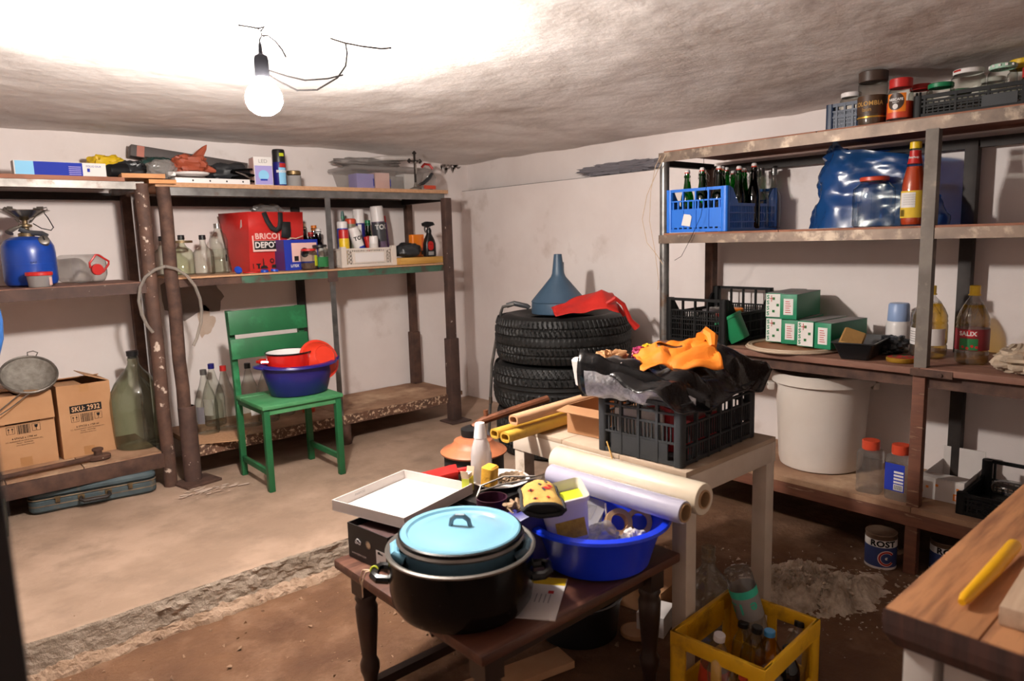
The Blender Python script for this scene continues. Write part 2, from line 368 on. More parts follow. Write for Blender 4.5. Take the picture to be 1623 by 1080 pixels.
# ------------------------------------------------------------------ ceiling lamp
def build_lamp():
    M('black_plastic', '#161618', rough=.5, spec=.2); M('wire', '#0c0b0b', rough=.9, spec=0); M('wire_grey', '#14110f', rough=.9, spec=0); M('socket_black', '#0e0e10', rough=.9, spec=0)
    bx, by, bz = BULB; cz = ceil_z(bx, by)
    t = thing('ceiling_lamp', 'bare glowing bulb hanging on a short wire from the ceiling', 'lamp', (bx, by, bz-.055))
    m = bpy.data.materials.new('bulb_glow'); m.use_nodes = True; MATS['bulb_glow'] = m; P = m.node_tree.nodes['Principled BSDF']
    P.inputs['Base Color'].default_value = (1, 1, 1, 1); P.inputs['Emission Color'].default_value = (1, .925, .855, 1); P.inputs['Emission Strength'].default_value = BULB_POWER
    B().lathe([(0, -.012), (.024, -.008), (.044, .006), (.054, .026), (.055, .044), (.048, .064), (.033, .084), (.021, .097), (.016, .106), (0, .106)], 24).obj('bulb', 'bulb_glow', t)
    B().lathe([(0, .100), (.019, .100), (.0215, .108), (.0215, .152), (.019, .163), (.010, .168), (.0065, .171), (.0055, .196), (.003, .202), (0, .202)], 20).obj('socket', 'socket_black', t)
    h = cz-(bz-.055)
    B().tube([(0, 0, .2), (.001, .001, .212), (.006, -.004, .222), (.02, -.016, .222), (.036, -.03, .205), (.05, -.042, .18), (.058, -.048, .158)], .0028, 6).obj('wire', 'wire', t)
    B().tube([(-.004, .004, .2), (-.006, .003, .22), (-.004, .002, h-.03), (0, 0, h-.006)], .0016, 6).obj('wire', 'wire_grey', t)
    B().tube([(-.05, .03, h-.002), (-.02, .012, h-.006), (0, 0, h-.010), (.014, -.01, h-.004), (.004, -.004, h-.018), (.006, -.005, h-.03), (.012, -.01, h-.034)], .003, 6).obj('ceiling_hook', 'wire', t)
    c = thing('cable', 'loose dark electric cable drooping from the ceiling beside the bulb', 'cable', (1.15, 2.13, 1.93))
    B().tube([(.0, .0, -.008), (.05, .0, -.014), (.12, .01, -.012), (.2, .02, -.006), (.24, .025, .004)], .003, 6).obj('cable_run', 'wire_grey', c)
    B().tube([(.07, .03, -.003), (.085, .05, -.03), (.08, .055, -.07), (.05, .06, -.11), (-.01, .09, -.15), (-.07, .11, -.155), (-.13, .12, -.13), (-.19, .12, -.10)], .003, 6).obj('hanging_wire', 'wire', c)
    B().tube([(.068, .055, -.1), (.02, .07, -.115), (-.05, .09, -.125), (-.1, .11, -.115), (-.2, .12, -.095)], .0028, 6).obj('hanging_wire', 'wire', c)
build_lamp()

# ------------------------------------------------------------------ left-hand shelving
def angle_rail(b, x0, x1, y, z0, z1, dep=.035, th=.004):      # L-section facing -y
    b.box(x0, x1, y, y+th, z0, z1); b.box(x0, x1, y+th, y+dep, z1-th, z1)
def build_left_shelves():
    u = thing('shelving_unit', 'rusty steel shelving holding the gas cylinder, cartons and demijohn', 'shelves', (0, 0, 0))
    zf = .0
    def post(b, x, y, r, z0, z1, seg=10, wob=.002):
        b.tube([(x+wob*math.sin(k*2.1), y, z0+(z1-z0)*k/8) for k in range(9)], r, seg)
    b = B(); post(b, 1.06, 4.05, .035, zf, 1.615, 12); b.obj('post', 'rust_paint', u)
    b = B(); b.box(1.075, 1.125, 4.52, 4.57, zf, 1.6); b.obj('post', 'rust', u, bev=.004)
    b = B(); post(b, -.55, 4.05, .035, zf, 1.615, 12); b.obj('post', 'rust_paint', u)
    b = B(); b.box(-.58, -.53, 4.52, 4.57, zf, 1.6); b.obj('post', 'rust', u, bev=.004)
    b = B(); angle_rail(b, -.56, 1.07, 4.03, 1.585, 1.622); b.box(1.03, 1.07, 4.06, 4.56, 1.585, 1.62); b.obj('top_rail', 'steel', u)
    b = B(); b.box(-.56, 1.07, 4.545, 4.575, 1.56, 1.6); b.obj('top_rail', 'dark_steel', u)
    b = B(); b.box(-.6, .98, 4.02, 4.32, 1.622, 1.642); b.obj('board', 'red_ply', u)
    b = B(); b.box(-.6, 1.0, 4.325, 4.58, 1.622, 1.642); b.obj('board', 'red_ply', u)
    b = B(); b.at(T(1.07, 4.02, 1.645) @ RZ(-7)); b.cb((0, .1, .008), (.2, .2, .022)); b.obj('board', 'orange_wood', u)
    b = B(); angle_rail(b, -.56, 1.07, 4.03, 1.055, 1.108); b.obj('middle_rail', 'rust_speck', u)
    b = B(); b.box(-.56, 1.03, 4.06, 4.58, 1.098, 1.113); b.obj('board', 'brown_shelf', u)
    b = B(); b.box(1.03, 1.06, 4.06, 4.56, 1.06, 1.10); b.obj('side_rail', 'rust', u)
    b = B(); b.box(-.56, 1.035, 4.03, 4.045, .115, .192); b.box(-.56, 1.035, 4.045, 4.08, .184, .192); b.obj('bottom_rail', 'rust', u, bev=.003)
    for k, (a, c) in enumerate(((-.56, .335), (.34, .66), (.665, 1.03))):
        b = B(); b.box(a, c, 4.047, 4.58, .186, .2); b.obj('board', 'dusty_board', u)
    v = thing('shelving_unit', 'pipe-legged steel shelving with a green rail, behind the green chair', 'shelves', (0, 0, 0))
    p = B(); post(p, 1.16, 4.03, .034, .38, 1.60, 14, .003); p.obj('post', 'rust', v)
    p = B(); p.lathe([(.038, .43), (.046, .425), (.046, .012), (0, .012)], 14, 0); 
    for q in range(len(p.v)): p.v[q] = p.v[q] + Vector((1.17, 4.025, 0))
    o = p.obj('leg_sleeve', 'rust_speck', v)
    b = B(); b.at(T(1.18, 4.0, 0) @ RZ(12)); b.cb((0, 0, .007), (.2, .17, .014)); b.obj('base_plate', 'rust', v, bev=.003)
    b = B(); b.box(1.15, 1.2, 4.50, 4.55, 0, 1.58); b.obj('post', 'rust', v, bev=.004)
    b = B(); b.box(1.135, 1.147, 4.40, 4.43, .2, 1.58); b.obj('brace', 'galv', v)
    b = B(); b.box(2.075, 2.11, 4.035, 4.039, .17, 1.572); b.box(2.106, 2.11, 4.039, 4.07, .17, 1.572); b.obj('post', 'galv', v)
    b = B(); b.box(2.10, 2.15, 4.545, 4.58, .2, 1.57); b.obj('post', 'dark_steel', v)
    b = B(); b.box(2.94, 2.995, 3.985, 4.04, 0, 1.57); b.box(2.928, 3.005, 3.975, 4.05, .012, .60); b.box(2.88, 3.05, 3.92, 4.08, 0, .012); b.obj('post', 'rust_speck', v, bev=.006)
    b = B(); b.box(2.985, 3.035, 4.525, 4.575, .2, 1.57); b.box(2.975, 3.045, 4.515, 4.58, .2, .60); b.obj('post', 'rust', v, bev=.005)
    b = B(); angle_rail(b, 1.17, 2.97, 4.03, 1.558, 1.6); b.obj('top_rail', 'galv', v)
    b = B(); b.box(1.17, 3.0, 4.54, 4.57, 1.53, 1.585); b.box(2.955, 2.99, 4.06, 4.54, 1.55, 1.595); b.obj('top_rail', 'dark_steel', v)
    b = B(); b.box(1.12, 2.995, 4.02, 4.58, 1.601, 1.624); b.obj('board', 'chipboard', v)
    b = B(); b.at(T(1.12, 4.0, 1.628) @ RZ(-5)); b.cb((.03, .06, -.004), (.13, .14, .02)); b.obj('board', 'orange_wood', v)
    b = B(); angle_rail(b, 1.53, 2.95, 4.03, 1.074, 1.116); b.obj('middle_rail', 'green_rail', v)
    b = B(); angle_rail(b, 1.17, 1.53, 4.032, 1.074, 1.116); b.obj('middle_rail', 'rust', v)
    b = B(); b.box(1.19, 2.93, 4.02, 4.58, 1.117, 1.127); b.obj('board', 'chipboard', v)
    b = B(); b.box(2.06, 2.125, 4.026, 4.032, 1.05, 1.13); b.obj('weld_plate', 'rust_speck', v)
    b = B(); b.box(2.955, 2.99, 4.06, 4.55, 1.08, 1.115); b.obj('side_rail', 'rust', v)
    # bottom planks with worn edges
    def plank(x0, x1, y0, y1, z0, z1, sd):
        b = B(); n = 40
        def f(u, w):
            x = x0+(x1-x0)*u; prof = [(y1, z0), (y0, z0), (y0, z1), (y1, z1)]
            y, z = prof[int(round(w*3))]; return (x, y+(.006*nv((x, z*8, 0), 9, sd) if y == y0 else 0), z+.003*nv((x, y, 0), 11, sd))
        b.grid(f, n, 3); b.add([(x0, y0, z0), (x0, y1, z0), (x0, y1, z1), (x0, y0, z1), (x1, y0, z0), (x1, y1, z0), (x1, y1, z1), (x1, y0, z1)], [(0, 1, 2, 3), (4, 5, 6, 7)])
        return b
    plank(1.2, 2.1, 4.03, 4.045, .135, .195, 1).obj('plank_edge', 'mottled', v, sm=25)
    plank(2.105, 2.94, 4.03, 4.045, .135, .195, 2).obj('plank_edge', 'mottled', v, sm=25)
    plank(1.2, 2.1, 4.046, 4.575, .17, .198, 3).obj('plank', 'dusty_board', v, sm=25)
    plank(2.105, 3.07, 4.046, 4.59, .17, .198, 4).obj('plank', 'dusty_board', v, sm=25)
    b = B(); b.cyl(.04, 0, .135, 12); o = b.obj('stub_leg', 'rust', v, (2.13, 4.07, 0))
    b = B(); b.cyl(.03, 0, .17, 12); o = b.obj('stub_leg', 'rust', v, (2.13, 4.5, 0))
    b = B(); b.at(T(1.35, 4.10, .2) @ RZ(-28)); b.cb((0, 0, .0), (.3, .22, .004)); b.obj('cardboard_sheet', 'chipboard', v)
build_left_shelves()

# ------------------------------------------------------------------ right-hand shelving (x 3.0 .. 3.55)
def build_right_shelves():
    s = thing('shelving_unit', 'tall steel-framed shelving along the right wall holding jars and crates', 'shelves', (0, 0, 0))
    F = 3.0
    ye = -.6
    def rail(b, z0, z1, y0=ye, y1=2.25):
        b.box(F, F+.004, y0, y1, z0, z1); b.box(F+.004, F+.04, y0, y1, z1-.004, z1)
    b = B(); b.cyl(.024, ZL, 1.655, 16); b.obj('post', 'galv', s, (3.03, 2.235, 0))
    b = B(); b.box(3.44, 3.49, 2.215, 2.265, ZL, 1.63); b.obj('post', 'rust', s, bev=.003)
    b = B(); b.box(F-.004, F, .975, 1.02, .735, 1.642); b.box(F, F+.035, .975, .979, .735, 1.642); b.obj('post', 'steel_dull', s)
    b = B(); b.box(F+.002, F+.042, .978, 1.024, ZL, .72); b.obj('post', 'red_plank', s, bev=.003)
    b = B(); b.box(3.46, 3.51, .975, 1.025, ZL, 1.63); b.obj('post', 'dark_steel', s, bev=.003)
    b = B(); b.box(F, F+.04, ye, ye+.04, ZL, 1.64); b.obj('post', 'galv', s)
    b = B(); b.box(3.46, 3.51, ye, ye+.05, ZL, 1.63); b.obj('post', 'dark_steel', s)
    b = B(); rail(b, 1.638, 1.684); b.obj('top_rail', 'steel_brown', s)
    b = B(); b.box(3.47, 3.50, ye, 2.26, 1.60, 1.64); b.box(3.04, 3.47, 2.23, 2.26, 1.62, 1.65); b.obj('top_rail', 'dark_steel', s)
    for y0, y1 in ((ye, .56), (.565, 1.44), (1.445, 2.22)):
        b = B(); b.box(F+.003, 3.545, y0, y1, 1.672 if y0 > 0 else 1.6725, 1.69); b.obj('board', 'red_ply', s)
    b = B(); rail(b, 1.234, 1.276); b.obj('middle_rail', 'steel_brown', s)
    b = B(); b.box(3.46, 3.49, ye, 2.26, 1.235, 1.27); b.box(3.04, 3.47, 2.225, 2.255, 1.235, 1.27); b.obj('middle_rail', 'dark_steel', s)
    b = B(); b.box(F+.003, 3.545, ye, 1.6, 1.276, 1.285); b.obj('board', 'red_ply', s)
    b = B(); b.box(F+.003, 3.545, 1.603, 2.22, 1.276, 1.285); b.obj('board', 'red_ply', s)
    b = B(); b.box(F-.012, 3.545, ye, .995, .712, .737); b.obj('board', 'brown_shelf', s, bev=.002)
    b = B(); b.box(F-.012, 3.545, .998, 2.25, .708, .735); b.obj('board', 'brown_shelf', s, bev=.002)
    b = B(); b.box(F-.016, F-.012, .88, 1.028, .705, .733); b.at(T(F-.016, .92, .717) @ RY(-90)); b.cyl(.007, 0, .006, 8); b.obj('bracket', 'rust', s)
    b = B(); b.box(3.02, 3.06, ye, 2.25, .655, .708); b.box(3.46, 3.5, ye, 2.25, .66, .708); b.obj('lower_rail', 'rust', s)
    b = B(); b.box(F-.01, 3.3, ye, 1.0, .142, .165); b.obj('plank', 'dusty_board', s)
    b = B(); b.box(F-.01, 3.3, 1.003, 2.24, .142, .165); b.obj('plank', 'dusty_board', s)
    b = B(); b.box(3.304, 3.54, ye, 2.24, .140, .163); b.obj('plank', 'dusty_board', s)
    b = B(); b.box(F-.008, F+.02, ye, 2.24, .085, .141); b.obj('bottom_rail', 'red_plank', s, bev=.003)
    b = B(); b.box(3.5, 3.53, ye, 2.24, .085, .141); b.obj('bottom_rail', 'red_plank', s)
    b = B(); b.box(F, F+.06, 2.19, 2.24, ZL, .085); b.obj('stub_leg', 'red_plank', s)
build_right_shelves()
# ------------------------------------------------------------------ shared object materials
for n, c in dict(white='#d9d4d2', cream='#d8cfc0', black='#161618', red='#b3221f', orange_red='#c24328', yellow='#d7b21c', blue='#1740a8', navy='#1b1b6e',
                 green='#17784c', purple='#4b2c63', grey='#77747a', dark_grey='#3a3b3f', pale_blue='#8fa6cf', sky='#4f9fdc', orange='#e07a1c', lime='#b9c322', teal='#2f5a55', pink='#d58f8a').items():
    M('pl_'+n, c, rough=.38)
for n, c in dict(white='#d6d2cf', black='#1c1a1a', red='#ad2b28', yellow='#cfae3a', blue='#24359a', green='#2b6b3d', orange='#d67a35', grey='#8d8a88', tan='#c6ad92', gold='#b28a4d', teal='#3fb79a', lightblue='#86bfe0', pink='#dcb5ad', lilac='#9c93c9').items():
    M('ink_'+n, c, rough=.7, spec=.2)
M('cardboard', '#bb8f68', '#b0835c', 4, rough=.85, bump=.1, bscale=15, bdist=.002)
M('cardboard_dark', '#a87b55', '#946845', 4, rough=.85)
M('card_tape', '#ab7d52', rough=.4)
M('card_white', '#cfc8c4', '#c2bab5', 3, rough=.7)
M('enamel_red', '#b51d18', rough=.15, coat=.4); M('enamel_white', '#e2dfdd', rough=.2); M('enamel_black', '#0e0e0f', rough=.25)
M('chair_green', '#1b6038', '#16532f', 5, rough=.45, c3='#2a7a4c', s3=4, t3=.66, w3=.06)
M('chair_dusty', '#4d8a5c', '#2f7a48', 5, rough=.6)
M('basin_navy', '#201a6a', rough=.3); M('bowl_red', '#c5331f', rough=.3, sub=.1)
M('gas_blue', '#1546a4', '#123a90', 3, rough=.3, c3='#3c4652', s3=9, t3=.72, w3=.03)
M('chrome', '#b9b5b0', rough=.22, metal=1); M('brass', '#8d7550', '#5e5140', 20, rough=.45, metal=.7); M('dull_metal', '#8b857e', '#6c665f', 12, rough=.45, metal=.7)
M('rust_iron', '#5a3c2d', '#3f2a20', 16, rough=.85, bump=.4, bscale=80, bdist=.003)
M('case_blue', '#47565b', '#37454b', 6, rough=.6, c3='#6a5a48', s3=14, t3=.64, w3=.05, bump=.15, bscale=40)
M('case_trim', '#8c7a62', '#5c4a3b', 10, rough=.6)
M('bag_red', '#c02a26', '#ad2320', 5, rough=.4, bump=.15, bscale=14)
M('strap_black', '#1a1a1b', rough=.75)
M('terracotta', '#a8543a', '#94462f', 6, rough=.5); M('dark_bag', '#2b2d30', '#202225', 5, rough=.35, bump=.4, bscale=14)
M('brown_case', '#4a403d', '#3b3230', 5, rough=.6)
M('mesh_steel', '#a39d94', '#857f76', 30, rough=.5, metal=.3, bump=.5, bscale=300)
G('glass', '#f6f8f4', .42); G('glass_green', '#1d8a3c', .35); G('glass_pale', '#eef3e6', .55); G('glass_brown', '#3a1f10', .4); G('glass_dusty', '#f0efe8', .5, dens=.2, body='#c9c2b4')
G('clear_plastic', '#f8f8f7', .7, dens=.12, body='#cfcac5'); G('milky', '#e8e6e4', .6, dens=.5, body='#d8d4d0'); G('clear_bag', '#f6f5f5', .7, rough=.15, dens=.35, body='#c7c3bf')
G('hose_clear', '#e6e2dc', .4, dens=.35, body='#cfc8c0'); G('teal_bag', '#5f8a84', .5, rough=.12, dens=.55, body='#3f6661'); G('oil', '#f2d97c', .7); G('demi_glass', '#e6ebdd', .38, dens=.09, body='#9a9a88')
LG, LM = [], []

def lathe_part(prof, mat, parent, name, seg=24, loc=(0, 0, 0)): return B().lathe(prof, seg).obj(name, mat, parent, loc)
def cap_prof(r, z0, z1, rib=.002): return [(0, z1), (r-.002, z1), (r, z1-.002), (r, z0), (r*.9, z0)]
# ---- bottles
def spirit_bottle(label, loc, h, r, stopper='black', glass='glass', rz=0, neck=.30, lab=None, rn=.016, group=None, capmat=None, cat='bottle', rot=None):
    t = thing('glass_bottle', label, cat, loc, rz, rot, group)
    sh = h*(1-neck)
    lathe_part([(0, .008), (r*.75, .004), (r*.93, 0), (r, .008), (r, sh*.72), (r*.97, sh*.80), (r*.8, sh*.9), (r*.5, sh*.98), (rn*1.25, sh*1.06), (rn, sh*1.13), (rn, h*.9), (rn*1.25, h*.905), (rn*1.25, h*.925), (rn, h*.93)], glass, t, 'body')
    lathe_part(cap_prof(rn*1.15, h*.88, h) if stopper != 'wide' else cap_prof(rn*1.5, h*.9, h), capmat or 'pl_black', t, 'cap', 16)
    if lab: B().band(r+.0008, h*lab[1], h*lab[2], lab[3], lab[4]).obj('label', lab[0], t)
    return t
def wine_bottle(label, loc, h=.38, r=.068, cap='galv', lab=None, rz=0, group=None, glass='glass'):
    t = thing('glass_bottle', label, 'bottle', loc, rz, None, group)
    k = h/.38; rr = r
    lathe_part([(0, .012), (rr*.7, .006), (rr*.92, 0), (rr, .010), (rr*1.0, .03*k), (rr*.97, .035*k), (rr*1.0, .045*k), (rr, .17*k), (rr*.93, .2*k), (rr*.72, .245*k), (rr*.45, .29*k), (.021, .325*k), (.0155, .345*k), (.0155, .37*k)], glass, t, 'body', 28)
    lathe_part(cap_prof(.0185, .35*k, .382*k), cap, t, 'cap', 18)
    if lab: B().band(rr+.0008, .07*k, .17*k, lab[1], lab[2]).obj('label', lab[0], t)
    return t
def spray_can(label, loc, h, r, body, capm, cap_h=.06, bands=(), txt=None, rot=None, name='spray_can'):
    t = thing(name, label, 'spray can', loc, 0, rot, 'spray cans and pots on the left shelves')
    hb = h-cap_h
    lathe_part([(0, 0), (r*.95, 0), (r, .004), (r, hb-.01), (r*.93, hb), (0, hb)], body, t, 'body', 22)
    lathe_part([(r*.97, hb-.006), (r*.97, h-.012), (r*.9, h-.002), (r*.8, h), (0, h)], capm, t, 'cap', 22)
    for m, a, b, a0, a1 in bands: B().band(r+.0007, hb*a, hb*b, a0, a1, 16).obj('label', m, t)
    if txt:
        for s, sz, m, zz, off in txt: text(s, sz, m, t.children[0], T(0, 0, zz), wrap=r+.0014, bold=.0012)
    return t
def disc_patch(r, az, z, ru, rv, n=24, rings=4):   # oval print that follows a cylinder
    b = B()
    def f(u, v): a = math.radians(az)+ru*v*math.cos(2*PI*u)/r; return (r*math.cos(a), r*math.sin(a), z+rv*v*math.sin(2*PI*u))
    return b.grid(f, n, rings, wrapu=True)
def jar(label, loc, h, r, lid, lid_h=.014, content=None, lab=None, glass='glass', shoulder=.8, lr=.85, rz=0, name='glass_jar', group=None, cat='jar'):
    t = thing(name, label, cat, loc, rz, None, group)
    zb = h-lid_h
    lathe_part([(0, .004), (r*.85, 0), (r*.97, .004), (r, .014), (r, zb*shoulder), (r*.96, zb*(shoulder*.5+.5)), (r*lr*.97, zb*.96), (r*lr*.97, zb)], glass, t, 'body', 26)
    if lid: lathe_part([(r*lr, zb-.002), (r*lr+.002, zb), (r*lr+.002, h-.003), (r*lr-.002, h), (r*lr*.85, h-.001), (0, h-.002)], lid, t, 'lid', 26)
    if content: lathe_part([(0, .006), (r*.9, .006), (r*.94, .014), (r*.94, content[1]*zb), (0, content[1]*zb)], content[0], t, 'contents', 22)
    if lab: B().band(r+.0008, zb*lab[1], zb*lab[2], lab[3], lab[4], 16).obj('label', lab[0], t)
    return t

# ------------------------------------------------------------------ left unit, top shelf
def left_top():
    Z = 1.643
    # long film box
    t = thing('packaging_box', 'long blue and white box lying on the top left shelf', 'box', (.727, 4.15, Z), 1)
    bx = B().box(-.195, .195, -.035, .035, 0, .072).obj('body', 'ink_white', t, bev=.001)
    b = B(); b.box(-.115, .09, -.0365, -.0355, .002, .070); b.obj('print', 'ink_blue', t)
    b = B(); b.box(-.19, -.115, -.0365, -.0355, .002, .070); b.obj('print', 'ink_lightblue', t)
    for k in range(5): B().box(.03, .083, -.0375, -.0368, .012+.009*k, .016+.009*k).obj('print_line', 'ink_lilac', bx)
    text('FOLIO DUR', .013, 'ink_blue', bx, T(.14, -.0362, .055) @ FR); B().box(.11, .122, -.0366, -.036, .028, .045).obj('print_mark', 'ink_blue', t)
    t = thing('torch', 'black torch with a chrome rim beside the blue box', 'torch', (.975, 4.2, Z+.046), rot=(0, 90, 20))
    lathe_part([(0, -.03), (.03, -.03), (.034, -.02), (.034, .0), (.044, .03), (.046, .05), (.046, .06), (.04, .062)], 'black_plastic', t, 'body', 20)
    lathe_part([(.041, .061), (.02, .05), (0, .048)], 'chrome', t, 'reflector', 20)
    o = blob(.10, .1, .06, 3, .2).obj('rag', 'pl_dark_grey', None, (.36, 4.2, Z)); tag(o, 'dark rag at the far left end of the top shelf', 'rag')
    o = blob(.2, .12, .15, 5, .25).obj('plastic_bag', 'pl_yellow', None, (1.0, 4.42, Z)); tag(o, 'yellow plastic bag behind the black torch', 'bag')
    o = blob(.17, .1, .11, 15, .25).obj('plastic_bag', 'dark_bag', None, (1.08, 4.28, Z)); tag(o, 'black plastic bag between torch and clear bag on top shelf', 'bag')
    Z = 1.626
    # long dark case lying at a slant
    t = thing('frame_case', 'long dark brown flat case leaning on clutter on the top shelf', 'case', (1.46, 4.46, Z+.162), rot=(0, 7.5, -7))
    B().box(-.33, .30, -.06, .06, -.032, .032).obj('body', 'brown_case', t, bev=.004)
    B().box(-.30, -.262, -.0615, -.0605, -.03, .03).obj('corner_patch', 'terracotta', t); B().box(.20, .215, -.062, -.0605, -.01, .01).obj('latch', 'chrome', t)
    o = blob(.20, .12, .11, 8, .2).obj('plastic_bag', 'teal_bag', None, (1.22, 4.32, Z+.05)); tag(o, 'dark green plastic bag under the slanted brown case', 'bag')
    o = blob(.15, .1, .1, 9, .25).obj('plastic_bag', 'clear_bag', None, (1.19, 4.14, Z+.022)); tag(o, 'crumpled clear plastic bag above the two orange boards', 'bag')
    b = blob(.21, .14, .11, 10, .25)
    b.tube([(.04, 0, .09), (.06, 0, .12), (.085, 0, .15), (.10, 0, .17)], [.03, .022, .014, .002], 8); b.tube([(.08, 0, .04), (.11, -.02, .03), (.13, -.02, .025)], [.025, .016, .008], 8)
    o = b.obj('plastic_bag', 'terracotta', None, (1.36, 4.20, Z+.055)); tag(o, 'orange-red knotted plastic bag on the white dish', 'bag')
    t = thing('dish', 'white round plastic dish with a stub handle on the top shelf', 'dish', (1.34, 4.13, Z+.040)); lathe_part([(0, 0), (.06, 0), (.088, .010), (.094, .020), (.09, .022), (.06, .008), (0, .006)], 'pl_white', t, 'bowl', 30); B().box(-.125, -.085, -.02, .02, .0, .022).obj('handle', 'pl_white', t, bev=.005)
    t = thing('perforated_strip', 'flat white metal strip with dark holes along the shelf edge', 'strip', (1.43, 4.10, Z), 0)
    B().box(-.2, .2, -.05, .05, 0, .028).obj('body', 'pl_white', t, bev=.003)
    for k in range(4):
        b = B(); b.at(T(-.11+.09*k, -.0502, .014) @ RX(90)); b.cyl(.005, 0, .001, 8); b.obj('hole', 'pl_black', t)
    o = blob(.26, .12, .11, 12, .2).obj('plastic_bag', 'dark_bag', None, (1.58, 4.24, Z+.024)); tag(o, 'dark grey bag beside the light bulb box on the top shelf', 'bag')
    t = thing('cable_bundle', 'black cable coil with a silver tip next to the dark grey bag', 'cable', (1.62, 4.12, Z+.012))
    B().tube([(.0+.055*math.cos(a*.7)*1.2, .02*math.sin(a*.7), .012+.004*a) for a in range(18)], .006, 6).obj('coil', 'wire', t); B().tube([(-.05, -.02, .062), (0, -.025, .045), (.04, -.03, .02)], [.002, .006, .004], 6).obj('tip', 'chrome', t)
    t = thing('bulb_box', 'white and blue light bulb box lettered LED', 'box', (1.745, 4.16, Z), -8)
    B().box(-.052, .052, -.05, .05, 0, .165).obj('body', 'ink_white', t, bev=.001); B().box(-.048, .05, -.0512, -.0504, .008, .115).obj('print', 'ink_lilac', t)
    b = B(); b.at(T(0, -.0515, .06) @ RX(90)); b.lathe([(0, 0), (.03, 0)], 20); b.obj('print_bulb', 'ink_lightblue', t); B().box(-.02, .02, -.0522, -.0518, .03, .04).obj('print', 'ink_blue', t); text('LED', .03, 'ink_grey', t, T(0, -.0512, .14) @ FR)
    B().box(-.0535, -.0525, -.05, .05, .01, .16).obj('print', 'ink_pink', t)
    t = spray_can('black spray can with blue label and yellow sticker on the top shelf', (1.862, 4.17, Z), .22, .038, 'pl_navy', 'pl_black', .07, [('ink_lightblue', .1, .75, -120, -50), ('ink_red', .76, .92, -110, -40)], [('SILICON', .018, 'ink_white', .09, 0)]); B().box(-.014, .014, -.0405, -.0395, .178, .196).obj('sticker', 'pl_lime', t)
    jar('small round tin jar with a gold lid beside the black spray can', (1.955, 4.18, Z), .1, .042, 'brass', .022, None, ('ink_grey', .1, .9, -180, 0), shoulder=.9, lr=.95, name='tin_jar')
    # clear storage box with papers
    t = thing('storage_box', 'clear plastic storage box full of papers near the ceiling corner', 'box', (2.66, 4.36, Z), 0)
    b = B(); outer = lambda w, d, z: [(x, y, z) for x, y in rrect(w, d, .02, 3)]
    b.loft([outer(.50, .26, 0), outer(.56, .31, .13)], 0, (1, 0)); b.obj('body', 'clear_plastic', t)
    b = B(); b.loft([outer(.60, .34, .13), outer(.61, .35, .14), outer(.60, .34, .155), outer(.5, .25, .165)], 0, (1, 1)); b.obj('lid', 'clear_bag', t)
    for x, w, h, m in ((-.17, .13, .11, 'ink_lilac'), (-.04, .11, .12, 'ink_pink'), (.075, .10, .1, 'ink_grey'), (.18, .09, .12, 'ink_white')): B().box(x-w/2, x+w/2, -.11, .0, .004, h).obj('papers', m, t)
    for x in (-.11, .02): B().box(x-.004, x+.004, -.113, -.111, .03, .08).obj('print', 'ink_blue', t)
    o = blob(.5, .25, .055, 21, .2).obj('plastic_bag', 'clear_bag', None, (2.56, 4.36, Z+.166)); tag(o, 'flat grey plastic bag on the lid of the clear storage box', 'bag')
    o = B().rbox(.3, .16, .03, .03, ch=.01).obj('foam_pad', 'card_white', None, (2.75, 4.33, Z+.212), (0, -4, 8)); tag(o, 'pale padded envelope atop the clear storage box', 'envelope')
    t = thing('crucifix', 'dark metal standing crucifix on the edge of the top shelf', 'crucifix', (2.785, 4.10, Z))
    b = B(); b.lathe([(0, 0), (.045, 0), (.043, .008), (.03, .014), (.014, .02), (.009, .04), (.007, .05), (0, .05)], 20); b.obj('base', 'dull_metal', t)
    b = B(); b.box(-.006, .006, -.004, .004, .045, .235); b.box(-.04, .04, -.004, .004, .185, .197)
    for cx, cz in ((-.043, .191), (.043, .191), (0, .243)):
        b.at(T(cx, 0, cz) @ RY(45)); b.box(-.011, .011, -.005, .005, -.011, .011)
    b.at(); b.obj('cross', 'dark_steel', t)
    b = B(); b.tube([(0, -.008, .105), (.001, -.010, .13), (0, -.010, .16), (0, -.009, .175)], [.003, .005, .007, .005], 8); b.tube([(-.035, -.008, .196), (-.015, -.009, .18), (0, -.010, .172), (.015, -.009, .18), (.035, -.008, .196)], .003, 6); b.tube([(0, -.011, .178), (0, -.012, .19)], .006, 8); b.obj('figure', 'chrome', t)
    t = thing('carrier_bag', 'clear carrier bag with red handle and red print at the shelf end', 'bag', (2.99, 4.28, Z))
    blob(.16, .1, .17, 31, .2).obj('body', 'clear_bag', t); B().tube([(-.04, -.02, .17), (-.02, -.03, .195), (.02, -.035, .19), (.035, -.05, .16)], .009, 8).obj('handle', 'pl_red', t); B().box(-.05, .05, -.056, -.053, .02, .045).obj('print', 'pl_orange_red', t)
    B().tube([(-.1, -.04, .04), (-.05, -.05, .06), (0, -.06, .1), (.02, -.06, .13)], [.006, .012, .014, .01], 8).obj('strap', 'dark_bag', t)
    # bags lying on the ledge of the right wall
    o = blob(.05, .72, .075, 41, .35, 5, 24, 50).obj('plastic_bag', 'pl_grey', None, (3.585, 2.98, 1.667)); tag(o, 'long grey-blue rolled plastic sheet lying on the ledge of the right wall', 'bag')
left_top()

